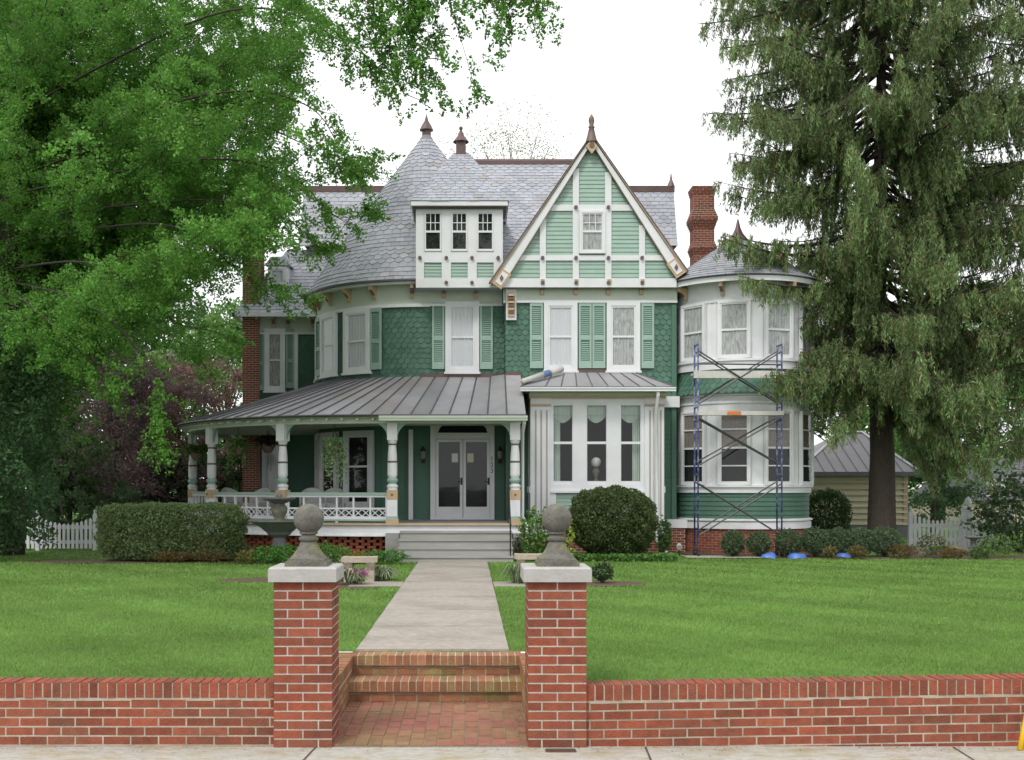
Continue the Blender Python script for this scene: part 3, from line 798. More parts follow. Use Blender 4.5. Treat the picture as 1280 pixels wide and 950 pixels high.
for th in (-71.5, -35.7, 0, 35.7, 71.5):
    f = fbay(R(th))
    for z0, z1 in ((1.59, 3.45), (4.74, 6.18)):
        mb.fbox(f, -.145, .145, z0, z1, -.05, .03); mb.fbox(f, -.10, -.04, z0, z1, .03, .04); mb.fbox(f, .04, .10, z0, z1, .03, .04)
mb.build('round_bay_trim', M['white'], house)
for th in (-53.5, -18, 18, 53.5, 88):
    f = fbay(R(th), BR - .02)
    window(house, f, -.39, .39, 4.74, 6.18, cw=.055, sash=.04, curtain='lace', sill=False, d=.02)
    window(house, f, -.39, .39, 1.59, 3.46, cw=.05, sash=.04, curtain='blind', sill=False, d=.02, extra=(.25, .76))
mb = MB()
mb.lathe(BX, BY, [(BR, GND - .1), (BR, .52)], 90, 1, (1, 1, 1), a0, a1)
nb = 30
for k in range(10):
    z = .50 - .061 - k * .0677
    for i in range(34):
        th = a0 + (i + (.5 if k % 2 else 0)) * .2032 / BR
        if th > a1: break
        brick_b = Fr((BX + BR * math.sin(th), BY - BR * math.cos(th)), th)
        mb.fbox(brick_b, -.0955, .0955, z, z + .058, -.05, .005 + random.uniform(-.001, .001), 0, brick_col())
f3 = Fr((0, YG)); brick_run(mb, f3, hx(826), 5.4, GND - .05, .52, .05)
brick_run(mb, Fr((0, YB + .01)), XL + .01, XR - .01, GND - .08, bz(667), 0)
brick_run(mb, Fr((XL + .012, YB), -PI / 2), -1.08, -.05, GND - .08, bz(667), 0); brick_run(mb, Fr((XR - .012, YB), PI / 2), .05, 1.08, GND - .08, bz(667), 0)
mb.build('brick_base', [M['brick'], M['mortar']], house)
mb = MB(); mb.fbox(FG, hx(826), 5.45, .50, .72, .0, .11); mb.fbox(FG, 5.06, 5.18, .72, 6.2, .02, .06, 1); mb.fbox(FG, hx(829), 5.25, 3.58, 3.86, 0, .12, 0); mb.build('water_table', [M['white'], M['green']], house)
# bay cone roof
mb = MB()
RB, ZB0, ZB1 = 2.08, 6.76, 8.10
LB = math.hypot(RB - .12, ZB1 - ZB0)
def ksurf(a, v, d):
    th = -PI + 2 * PI * a; f = v / LB; r = RB * (1 - f) + .12 * f
    return (BX - .05 + (r + d * .55) * math.sin(th), BY - (r + d * .55) * math.cos(th), ZB0 + (ZB1 - ZB0) * f + d * .83)
mb.lathe(BX - .05, BY, [(RB, ZB0), (.12, ZB1)], 48, 0, (.6, .6, .6))
tiles(mb, ksurf, 0, LB, .14, .22, lambda v: 2 * PI * (RB * (1 - v / LB) + .12 * v / LB), shape=lambda k: 's', col=lambda: tuple(.9 * q for q in slate_col()))
mb.lathe(BX - .05, BY, [(BR, 6.69), (RB - .05, 6.62), (RB - .05, 6.74), (RB + .02, 6.77)], 48, [1, 1, 2])
bay_roof = mb.build('round_bay_roof', [M['slate'], M['white'], M['seam']], house)
mb = MB(); mb.lathe(BX - .05, BY, [(.34, 7.98), (.25, 8.06), (.13, 8.22), (.07, 8.36), (.02, 8.58), (.001, 8.62)], 12); mb.build('finial', M['copper'], bay_roof, smooth=True)
for th in (-62, -27, 0, 27, 62): bracket(fbay(R(th)), 0, 6.63, .95)

# the bay was measured half a metre too far off: bring its heights to the true distance
for o in set(bpy.data.objects) - _before:
    for v in o.data.vertices: v.co.z = EYE + (v.co.z + GND - EYE) * .976 - GND
# --- chimneys
def chimney(x, y, w, dpt, z0, z1, corbel):
    mb = MB(); H = .0677; n = int((z1 - z0) / H)
    for k in range(n):
        z = z0 + k * H; f = (z1 - z)
        o = 0.0
        for zc, amt, half in corbel:
            o = max(o, amt * max(0, 1 - abs(f - zc) / half))
        W_, D_ = w / 2 + o, dpt / 2 + o
        mb.box(x - W_ + .0, x + W_ - .0, y - D_ + .0, y + D_ - .0, z, z + H, 1)
        L_ = .2032
        for sx in (-1, 1):
            u = -W_ + (-.1 if k % 2 else 0)
            while u < W_:
                a, b = max(u, -W_), min(u + L_ - .012, W_)
                if b - a > .02: mb.box(x + a, x + b, y + sx * D_ - .003, y + sx * D_ + .003, z, z + H - .014, 0, brick_col())
                u += L_
            u = -D_ + (0 if k % 2 else -.1)
            while u < D_:
                a, b = max(u, -D_ + .021), min(u + L_ - .012, D_ - .021)
                if b - a > .02: mb.box(x + sx * W_ - .003, x + sx * W_ + .003, y + a, y + b, z, z + H - .014, 0, brick_col())
                u += L_
    mb.build('chimney', [M['brick'], M['mortar']], house)
YK = 33.0
chimney(mx(877.5, YK), YK, .60, .6, 6.2, mz(235, YK), ((.10, .05, .2), (1.0, .10, .28), (1.85, .06, .2)))
chimney(-6.55, 34.1, .50, .9, GND, mz(250, 33.7), ((.15, .08, .3), (1.2, .08, .3)))
# ------------------------------------------------------------------ porch
PX, PY, PRP = -1.75, 31.5, 5.85       # centre of the curve, radius of the post line
FLZ = 0.72
def pc(th, r, z):   # th degrees, to the left of the front
    a = R(th); return (PX - r * math.sin(a), PY - r * math.cos(a), z)
TH = [i * 4 for i in range(28)]
mb = MB()
outer = [pc(t, 6.05, 0) for t in TH]
edge = [(1.22, PY - 6.05, 0), *outer]
def slab(mb, edge, inner, z0, z1, m=0, m_edge=None):
    mb.poly([(x, y, z1) for x, y, _ in edge] + [(x, y, z1) for x, y in inner], m)
    for i in range(len(edge) - 1):
        (a, b, _), (c, d, _) = edge[i], edge[i + 1]
        mb.poly([(a, b, z0), (a, b, z1), (c, d, z1), (c, d, z0)], m if m_edge is None else m_edge)
inn = [(-6.0, 34.0), (-3, 31.5), (-1.19, 28.6), (1.22, 28.6)]
slab(mb, edge, inn, FLZ - .045, FLZ, 0, 1)
mb.poly([(1.22, PY - 6.05, FLZ - .04), (1.22, 28.2, FLZ - .04), (1.22, 28.2, FLZ), (1.22, PY - 6.05, FLZ)], 1)
mb.build('porch_floor', [M['step'], M['tan']], house)
mb = MB()     # flared white apron below the floor
def strip(mb, r0, z0, r1, z1, m=0, x1=1.2, n=TH):
    a = [(x1, PY - r0, z0)] + [pc(t, r0, z0) for t in n]; b = [(x1, PY - r1, z1)] + [pc(t, r1, z1) for t in n]
    for i in range(len(a) - 1): mb.poly([a[i + 1], a[i], b[i], b[i + 1]], m)
strip(mb, 6.06, .44, 6.0, .50); strip(mb, 6.0, .50, 5.97, .675); strip(mb, 6.06, .42, 6.06, .44); strip(mb, 5.7, .42, 6.06, .42)
mb.build('porch_apron', M['white'], house)
# pierced brick skirt
mb = MB(); H = .0677
for k in range(8):
    z = .41 - H * (k + 1) + .004
    for i in range(-20, 76):
        s = -.22 + (i + (.5 if k % 2 else 0)) * .275
        if s < -1.5 or s > 9.2: continue
        if s < 0: fr_ = Fr((PX - s, PY - 5.95), 0)
        else:
            a = s / 5.95; fr_ = Fr((PX - 5.95 * math.sin(a), PY - 5.95 * math.cos(a)), -a)
        solid = abs(s) < .18
        mb.fbox(fr_, -.10, .10, z, z + .058, -.1, random.uniform(-.004, .004), 0, brick_col())
        if solid: mb.fbox(fr_, .11, .2, z, z + .058, -.1, 0, 0, brick_col())
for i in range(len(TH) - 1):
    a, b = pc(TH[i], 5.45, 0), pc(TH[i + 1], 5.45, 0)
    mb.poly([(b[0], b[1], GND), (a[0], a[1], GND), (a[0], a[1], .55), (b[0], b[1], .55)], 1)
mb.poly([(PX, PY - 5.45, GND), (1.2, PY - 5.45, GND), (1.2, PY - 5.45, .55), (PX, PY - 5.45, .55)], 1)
mb.build('brick_skirt', [M['brick'], M['dark']], house)
# steps
SX0, SX1 = -1.54, .96
mb = MB()
for k in range(4):
    z1 = FLZ - .165 * (k + 1); y1 = PY - 6.05 - .33 * k
    mb.box(SX0, SX1, y1 - .33, y1 + .30 if k == 0 else y1, GND - .02, z1 - .04)
    mb.box(SX0 - .01, SX1 + .01, y1 - .36, y1 - .004 if k else y1, z1 - .04, z1, 0)
mb.build('porch_steps', M['step'], house)
mb = MB()
mb.box(-1.88, SX0 - .02, 25.2, 25.75, GND - .02, .5); mb.build('step_pier', M['step'], house)
mb = MB(); mb.box(.98, 1.22, 25.2, 25.75, GND - .02, .5); mb.build('step_pier', M['step'], house)
mb = MB(); hxr = .90
mb.tube([(hxr, 25.55, FLZ), (hxr, 25.55, 1.62)], .018, 6); mb.tube([(hxr, 24.25, GND), (hxr, 24.25, .75)], .018, 6); mb.tube([(hxr, 25.6, 1.60), (hxr, 25.4, 1.58), (hxr, 24.25, .76), (hxr, 24.15, .72)], .02, 6)
mb.build('handrail', M['black'], house)
# posts
ZC = 3.02
def porch_post(x, y, th, arch=(1, 1)):
    fr_ = Fr((x, y), -R(th)); mb = MB(); q = .115
    mb.fbox(fr_, -q - .03, q + .03, FLZ, FLZ + .09, -q - .03, q + .03, 2)
    mb.fbox(fr_, -q - .015, q + .015, FLZ + .09, FLZ + .16, -q - .015, q + .015, 1)
    mb.fbox(fr_, -q, q, FLZ + .16, 1.26, -q, q, 0)
    mb.fbox(fr_, -q - .008, q + .008, 1.26, 1.48, -q - .008, q + .008, 2)
    mb.prism(fr_, [(.03 * math.cos(k * PI / 3), 1.37 + .03 * math.sin(k * PI / 3)) for k in range(6)], q + .008, q + .02, 4)
    mb.fbox(fr_, -q, q, 2.62, ZC, -q, q, 0)
    mb.lathe(x, y, [(q, 1.48), (q, 1.52), (.13, 1.55), (.13, 1.58), (.10, 1.61)], 14, 0)
    mb.lathe(x, y, [(.10, 1.61), (.09, 1.63), (.115, 1.66), (.13, 1.70), (.12, 1.74), (.09, 1.76)], 14, 1)
    mb.lathe(x, y, [(.09, 1.76), (.105, 1.79), (.115, 1.83), (.115, 1.84), (.112, 2.1)], 14, [0, 0, 0, 0])
    mb.lathe(x, y, [(.112, 2.1), (.122, 2.11), (.122, 2.135), (.11, 2.145)], 14, 3)
    mb.lathe(x, y, [(.11, 2.145), (.105, 2.3), (.085, 2.50)], 14, 0)
    mb.lathe(x, y, [(.085, 2.50), (.105, 2.51), (.105, 2.535), (.09, 2.54)], 14, 3)
    mb.lathe(x, y, [(.09, 2.54), (.105, 2.58), (q, 2.62)], 14, 0)
    p = mb.build('porch_post', [M['white'], M['mint'], M['tan'], M['brown'], M['brown']], house)
    for sgn, on in zip((-1, 1), arch):
        if not on: continue
        sm = MB(); r = .36; n = 8
        pts = [(sgn * q, ZC)] + [(sgn * (q + r * (1 - math.cos(k * PI / 2 / n)) ), ZC - r + r * math.sin(k * PI / 2 / n)) for k in range(n + 1)]
        sm.prism(fr_, pts if sgn < 0 else pts[::-1], -.03, .03)
        sm.build('spandrel', M['mint'], p)
POSTS = [(PX, PY - PRP, 0), (1.06, PY - PRP, 0)]
for t in (26.5, 53, 79.5): x, y, _ = pc(t, PRP, 0); POSTS.append((x, y, t))
porch_post(*POSTS[0]); porch_post(*POSTS[1], arch=(1, 0))
for p in POSTS[2:]: porch_post(*p)
mb = MB(); fr_ = FG
mb.fbox(FC, mx(511, YC), mx(516.5, YC), FLZ, 3.0, 0, .10); mb.build('corner_board', M['white'], house)
# railings between posts
def railing(a, b):
    ax, ay, _ = a; bx_, by_, _ = b
    ang = math.atan2(by_ - ay, bx_ - ax); L_ = math.hypot(bx_ - ax, by_ - ay)
    fr_ = Fr((ax, ay), ang); mb = MB(); g = .12
    mb.fbox(fr_, g, L_ - g, 1.36, 1.42, -.06, .06, 1); mb.fbox(fr_, g, L_ - g, 1.31, 1.36, -.035, .035, 0)
    mb.fbox(fr_, g, L_ - g, .80, .87, -.04, .04, 0); mb.fbox(fr_, g, L_ - g, .765, .80, -.05, .05, 1)
    mb.fbox(fr_, g, L_ - g, 1.03, 1.07, -.025, .025, 0)
    n = max(1, round((L_ - 2 * g) / .42)); w = (L_ - 2 * g) / n
    for i in range(n + 1):
        u = g + i * w; u = min(max(u, g + .02), L_ - g - .02)
        mb.fbox(fr_, u - .02, u + .02, .87, 1.31, -.022, .022, 0)
    for i in range(n):
        u0, u1 = g + i * w + .02, g + (i + 1) * w - .02; um = (u0 + u1) / 2
        for p, q in ((u0, um), (um, u1)):
            for s0, s1 in ((.87, 1.03), (1.03, .87)):
                mb.prism(fr_, [(p, s0 - .012), (q, s1 - .012), (q, s1 + .012), (p, s0 + .012)], -.012 if s0 < s1 else -.010, .012 if s0 < s1 else .014, 0)
    mid = L_ / 2; mb.fbox(fr_, mid - .03, mid + .03, FLZ, .765, -.03, .03, 0)
    mb.build('railing', [M['white'], M['mint']], house)
railing(POSTS[2], POSTS[0]); railing(POSTS[3], POSTS[2]); railing(POSTS[4], POSTS[3])
railing((1.06, PY - PRP, 0), (1.06, 28.0, 0))
x, y, _ = pc(103, PRP, 0); railing((x, y, 0), POSTS[4])
# beam, soffit, ceiling
mb = MB()
TB = [i * 3 for i in range(38)]
def strip2(r0, z0, r1, z1, m=0, x1=1.17): strip(mb, r0, z0, r1, z1, m, x1, TB)
strip2(PRP + .10, 3.0, PRP + .10, 3.13); strip2(PRP - .10, 3.0, PRP + .10, 3.0); strip2(PRP - .10, 3.13, PRP - .10, 3.0)
strip2(PRP + .10, 3.11, 6.22, 3.14, 0); 
for i in range(0, 30):
    t = i * 3.4 + 4; a = R(t); f_ = Fr((PX - 6.02 * math.sin(a), PY - 6.02 * math.cos(a)), -a)
    mb.fbox(f_, -.022, .022, 3.07, 3.115, -.05, .10, 1)
mb.box(1.16, 1.2, PY - PRP - .1, 28, 3.0, 3.15); 
mb.build('porch_beam', [M['cream'], M['white']], house)
mb = MB()
mb.poly([(1.17, PY - PRP, 3.10)] + [pc(t, PRP, 3.10) for t in TB] + [(-6.0, 34, 3.10), (-3.0, 33, 3.1), (1.17, 28.5, 3.10)])
mb.build('porch_ceiling', M['cream'], house)
# metal roof
mb = MB(); ZE_, ZT_ = 3.17, 4.36
def eave(t): return pc(t, 6.25, ZE_)
def top(t): a = R(t); return (TX - 3.0 * math.sin(a), TY - 3.0 * math.cos(a), ZT_)
TS = [i * 4.2 for i in range(28)]
secs = [((1.29, PY - 6.25, ZE_), (1.29, 28.0, ZT_)), ((.86, PY - 6.25, ZE_), (.90, 28.0, ZT_))]
for k in range(1, 6):
    f = k / 6; secs.append(((.86 + (PX - .86) * f, PY - 6.25, ZE_), (.90 + (TX - .90) * f, 28.5, ZT_)))
for t in TS: secs.append((eave(t), top(t)))
for i in range(len(secs) - 1):
    (a, b), (c, d) = secs[i], secs[i + 1]
    g = random.gauss(1, .09); n = 5
    for k in range(n):
        f0, f1 = k / n, (k + 1) / n
        L4 = lambda p, q, f: tuple(Vector(p).lerp(Vector(q), f))
        g2 = g * random.gauss(1, .03)
        mb.poly([L4(c, d, f0), L4(a, b, f0), L4(a, b, f1), L4(c, d, f1)], 0, (g2, g2 * random.uniform(.97, 1.02), g2 * random.uniform(.96, 1.03)))
    mb.tube([Vector(c) + Vector((0, 0, .02)), Vector(d) + Vector((0, 0, .02))], .016, 4, 1)
    mb.tube([Vector(a) + Vector((0, 0, .0)), Vector(c)], .022, 4, 1, cap=False)
mb.box(-1.2, .9, 28.42, 28.52, 4.33, 4.42, 2); mb.box(.92, 1.3, 27.94, 28.02, 4.33, 4.42, 2)
mb.poly([(1.29, PY - 6.25, ZE_ - .02), (1.29, 28.0, ZE_ - .02), (1.29, 28.0, ZT_)], 3)
mb.build('porch_roof', [M['metalroof'], M['seam'], M['copper'], M['cream']], house)
mb = MB(); gy = PY - 6.25
mb.box(mx(474, gy), 1.32, gy - .10, gy + .03, 3.04, 3.15); mb.box(mx(474, gy), 1.32, gy - .125, gy - .10, 3.10, 3.15)
mb.build('porch_gutter', M['cream'], house)
mb = MB()
gx_ = 1.20; mb.tube([(gx_ + .05, gy, 3.06), (gx_ + .05, gy + .05, 2.98), (1.24, 25.85, 2.8), (1.24, 25.85, .86), (1.33, 25.6, .70), (1.33, 25.6, GND)], .04, 8)
mb.build('downspout', M['white'], house, smooth=True)

# --- things on the porch wall: door, windows, lanterns
dxx = lambda p: mx(p, YC - .1); dzz = lambda p: mz(p, YC - .1)
mb = MB(); B = lambda a, b, c, d, q0, q1, m=0: mb.fbox(FC, dxx(a), dxx(b), dzz(d), dzz(c), q0, q1, m)
B(538, 544.5, 520, 648, 0, .12); B(612.5, 618, 520, 648, 0, .12); B(544.5, 612.5, 520, 529, 0, .12); B(544.4, 612.6, 541, 548.5, 0, .11)
B(544.5, 612.5, 528, 649, .015, .025, 1)
for s in (1, -1):
    c = 544.5 if s > 0 else 612.5
    pts = [(dxx(c), dzz(541)), (dxx(c + s * 3), dzz(541)), (dxx(c + s * 5), dzz(535)), (dxx(c + s * 10), dzz(530)), (dxx(c + s * 14), dzz(528.5)), (dxx(c), dzz(528.5))]
    mb.prism(FC, pts, .03, .10, 0)
B(538, 618, 647, 650.5, 0, .16)
door_case = mb.build('door_frame', [M['white'], M['dark']], house)
for a, b in ((544.8, 578.3), (579, 612.2)):
    mb = MB(); B(a, a + 3.4, 549, 647, .04, .09); B(b - 3.4, b, 549, 647, .04, .09); B(a + 3.4, b - 3.4, 549, 552.5, .04, .089); B(a + 3.4, b - 3.4, 633.5, 647, .04, .089)
    hx0 = b - 1.2 if a < 560 else b - 2.0
    c0 = dxx(b - 1.6)
    d_ = mb.build('door', M['white'], house)
    hm = MB(); hm.fbox(FC, c0 - .025, c0 + .025, dzz(606), dzz(597), .09, .10, 0); hm.tube([FC.pt(c0, dzz(602), .10), FC.pt(c0, dzz(602), .15), FC.pt(c0 - .09, dzz(602), .15)], .012, 6)
    hm.build('handle', M['black'], d_)
    pm = MB(); u0, u1, z0, z1 = dxx(a + 2.5), dxx(b - 2.5), dzz(635), dzz(551)
    pm.poly([FC.pt(u0, z0, .065), FC.pt(u1, z0, .065), FC.pt(u1, z1, .065), FC.pt(u0, z1, .065)]); pm.build('pane', M['glass'], d_)
for (a, b, c, d, m_, lb) in ((564.6, 572.4, 566.7, 577.8, 'paper', 'white notice'), (584.2, 592, 566.7, 577.8, 'paper2', 'cream coloured notice')):
    mb = MB(); B(a, b, c, d, .067, .070); mb.build('paper_notice', M[m_], house, label=lb)
# house number 1 2 3 down the right casing
def text_mesh(body, size, fr, u, z, d, m, parent, name):
    cu = bpy.data.curves.new('number', 'FONT'); cu.body = body; cu.size = size; cu.align_x = 'CENTER'; cu.extrude = .004
    to = bpy.data.objects.new('number_curve', cu); COL.objects.link(to)
    dg = bpy.context.evaluated_depsgraph_get(); me = bpy.data.meshes.new_from_object(to.evaluated_get(dg))
    bpy.data.objects.remove(to); bpy.data.curves.remove(cu)
    for v in me.vertices: v.co = fr.pt(u + v.co.x, z + v.co.y, d + v.co.z)
    me.materials.clear()
    return link_mesh(name, me, [M[m]], parent)
for ch, py_ in (('1', 576), ('2', 583.8), ('3', 591.2)):
    text_mesh(ch, .17, FC, dxx(614.9), dzz(py_), .125, 'black', house, 'house_number')
for p in (529, 625):
    mb = MB(); u = dxx(p); z = dzz(574)
    mb.fbox(FC, u - .05, u + .05, z - .1, z + .1, .02, .05, 0); mb.tube([FC.pt(u, z - .02, .05), FC.pt(u, z - .1, .12), FC.pt(u, z, .17)], .012, 6)
    p3 = FC.pt(u, z, .17)
    mb.lathe(p3[0], p3[1], [(.03, z), (.06, z + .03), (.075, z + .2)], 6, 1); mb.lathe(p3[0], p3[1], [(.09, z + .2), (.05, z + .27), (.01, z + .33)], 6, 0)
    mb.build('wall_lantern', [M['black'], M['lamp']], house)
for th in (-33, -56, -78):
    f = ftower(R(th)); window(house, f, -.48, .48, 1.0, 3.0, cw=.13, curtain=None, mid=.55)
mb = MB(); clap_wall(mb, ftower(R(-14)), -.3, .3, .9, 3.05, .02); mb.build('side_panel', M['green'], house)
# ------------------------------------------------------------------ ground and paving
SWZ = -0.34
WALLY = 8.19
def grid_sheet(name, xs, ys, zf, m, skip=None):
    mb = MB()
    for i in range(len(xs) - 1):
        for j in range(len(ys) - 1):
            if skip and skip((xs[i] + xs[i + 1]) / 2, (ys[j] + ys[j + 1]) / 2): continue
            mb.poly([(xs[i], ys[j], zf(xs[i], ys[j])), (xs[i + 1], ys[j], zf(xs[i + 1], ys[j])), (xs[i + 1], ys[j + 1], zf(xs[i + 1], ys[j + 1])), (xs[i], ys[j + 1], zf(xs[i], ys[j + 1]))])
    o = mb.build(name, m, smooth=True); o['kind'] = 'structure'; return o
def hump(x, y):
    far = max(0.0, y - 60)
    return gz(y) + 0.0 * far
XS = [-900, -200, -60, -30, -20, -14, -10, -7, -5, -3.5, -2, -1.25, .66, 2, 3.5, 5, 7, 10, 14, 20, 30, 60, 200, 900]
YS = [8.38, 8.6, 9, 9.5, 10.34, 11, 12, 13.5, 15, 17, 19, 21, 23, 25.5, 28, 32, 40, 60, 120, 300, 900]
ground = grid_sheet('lawn', XS, YS, hump, M['soil'], skip=lambda x, y: -1.25 < x < .66 and y < 10.34)
mb = MB()
def sheet(name, pts, m):
    mb = MB(); mb.poly(pts); o = mb.build(name, m); o['kind'] = 'structure'; return o
sheet('sidewalk', [(-60, 6.2, SWZ), (60, 6.2, SWZ), (60, 8.6, SWZ), (-60, 8.6, SWZ)], M['sidewalk'])
mb = MB(); mb.box(-60, 60, 6.0, 6.196, -.6, SWZ - .002); o = mb.build('kerb', M['sidewalk']); o['kind'] = 'structure'
sheet('road', [(-900, -900, -.49), (900, -900, -.49), (900, 6.1, -.49), (-900, 6.1, -.49)], M['asphalt'])
# sidewalk joints: narrow dark seams between slabs
mb = MB()
for x, sl in ((-1.28, .16), (1.16, .12), (-4.4, .1), (3.4, .12)):
    mb.poly([(x, 6.25, SWZ + .004), (x + .014, 6.25, SWZ + .004), (x + .014 + sl, 8.16, SWZ + .004), (x + sl, 8.16, SWZ + .004)])
o = mb.build('sidewalk_joint', M['mulch']); o['kind'] = 'structure'

# walk of concrete slabs with a cross path
mb = MB(); y = 10.36
ends = [10.36, 12.2, 14.0, 15.8, 17.6, 18.55, 20.3, 22.2, 24.2]
for i in range(len(ends) - 1):
    y0, y1 = ends[i], ends[i + 1] - .035
    x0a = -1.04 - .003 * (y0 - 10.3); x1a = .37 + .002 * (y0 - 10.3)
    z0, z1 = gz(y0) + .022, gz(y1) + .022; g = random.gauss(1, .04)
    q = lambda x, yy, zz: (x, yy, zz)
    mb.hexa([q(x0a, y0, z0 - .08), q(x1a, y0, z0 - .08), q(x1a, y1, z1 - .08), q(x0a, y1, z1 - .08), q(x0a, y0, z0), q(x1a, y0, z0), q(x1a, y1, z1), q(x0a, y1, z1)], 0, (g, g, g))
M['concrete'].node_tree  # slabs vary a little in tone through the attribute
mb.box(-1.9, -1.07, 17.62, 18.5, gz(18) - .06, gz(18) + .018); mb.box(.4, 1.25, 17.62, 18.5, gz(18) - .06, gz(18) + .018)
o = mb.build('walk', M['concrete']); o['kind'] = 'structure'

# landing paving
mb = MB()
mb.poly([(-1.06, 8.16, SWZ + .004), (.48, 8.16, SWZ + .004), (.48, 9.87, SWZ + .004), (-1.06, 9.87, SWZ + .004)], 1)
xx = -1.04; k = 0
while xx < .44:
    yy = 8.18 - (.1 if k % 2 else 0)
    while yy < 9.84:
        a, b = max(8.18, yy), min(9.84, yy + .195)
        z = SWZ + .012 + random.uniform(-.003, .003)
        if b > a + .02: mb.box(xx, min(xx + .094, .45), a, b, SWZ, z, 0, tuple(.5 + .5 * q for q in brick_col()))
        yy += .2032
    xx += .1016; k += 1
o = mb.build('brick_landing', [M['paver'], M['greymortar']]); o['kind'] = 'structure'

# brick steps
st = thing('brick_steps', (-.3, 9.85, SWZ), 'two mossy red brick steps rising between the gate piers to the walk', 'steps')
mb = MB()
for nose, top_, y1 in ((9.80, -.148, 10.17), (10.10, .035, 10.36)):
    mb.box(-1.08, .48, nose + .03, y1 + .1, SWZ, top_ - .012, 1); mb.box(-1.06, .465, nose + .004, y1 - .004, top_ - .088, top_ - .004, 2)
    x = -1.065
    while x < .45:
        b = min(x + .058, .47)
        mb.box(x, b, nose, y1 - .002, top_ - .092, top_ + random.uniform(-.004, .003), 0, brick_col()); x += .0677
    fr_ = Fr((0, nose + .027)); brick_run(mb, fr_, -1.06, .47, top_ - .175, top_ - .098, 0, mortar=False)
    mb.fbox(fr_, -1.07, .475, top_ - .18, top_ - .09, -.04, .0, 1)
mb.build('tread', [M['mossbrick'], M['greymortar'], M['mortar']], st)

# cheek walls beside the steps
for x0, x1, inner, lb in ((-1.25, -1.045, 1, 'low brick cheek wall on the left side of the steps behind the left pier'), (.455, .66, -1, 'low brick cheek wall on the right side of the steps behind the right pier')):
    mb = MB(); zt = .03
    mb.box(x0 + .01, x1 - .01, 8.56, 10.36, SWZ - .05, zt - .02, 1)
    if inner > 0: f_ = Fr((x1, 8.56), PI / 2); brick_run(mb, f_, 0, 1.79, SWZ - .02, zt - .105, -.008, mortar=False)
    else: f_ = Fr((x0, 10.35), -PI / 2); brick_run(mb, f_, 0, 1.79, SWZ - .02, zt - .105, -.008, mortar=False)
    y = 8.57
    while y < 10.33:
        mb.box(x0, x1, y, y + .058, zt - .10, zt + random.uniform(-.003, .003), 0, brick_col()); y += .0677
    o = mb.build('cheek_wall', [M['mossbrick'], M['mortar']]); tag(o, lb, 'wall')

# front brick walls with rowlock coping
def garden_wall(u0, u1, top0, slope, lb):
    mb = MB(); fr_ = Fr((0, WALLY))
    zt = lambda u: top0 + slope * (u - (u0 if slope else 0))
    base = top0 - .115 - slope * (u0 if slope else 0)
    brick_run(mb, fr_, u0, u1, base - 6 * .0677, base, 0, slope=slope, thick=.19, off=.07)
    u = u0
    while u < u1:
        b = min(u + .0575, u1); z = zt((u + b) / 2); q = random.uniform(-.003, .003)
        mb.fbox(fr_, u, b, z - .112, z + q, -.2, .006 + q, 0, brick_col()); u += .0677
    P = fr_.pt; q0, q1 = base + slope * u0, base + slope * u1
    mb.hexa([P(u0, q0 - .02, .003), P(u1, q1 - .02, .003), P(u1, q1 - .02, -.18), P(u0, q0 - .02, -.18), P(u0, q0 + .108, .003), P(u1, q1 + .108, .003), P(u1, q1 + .108, -.18), P(u0, q0 + .108, -.18)], 1)
    o = mb.build('garden_wall', [M['brick'], M['wallmortar']]); tag(o, lb, 'wall')
    P = fr_.pt
garden_wall(-9.0, -1.42, .128, 0.0, 'low red brick front wall left of the entrance with rowlock coping')
garden_wall(.86, 9.5, .105, .0165, 'low red brick front wall right of the entrance, rising slightly outward')
# mortar under the sloped coping follows the slope already through small gaps

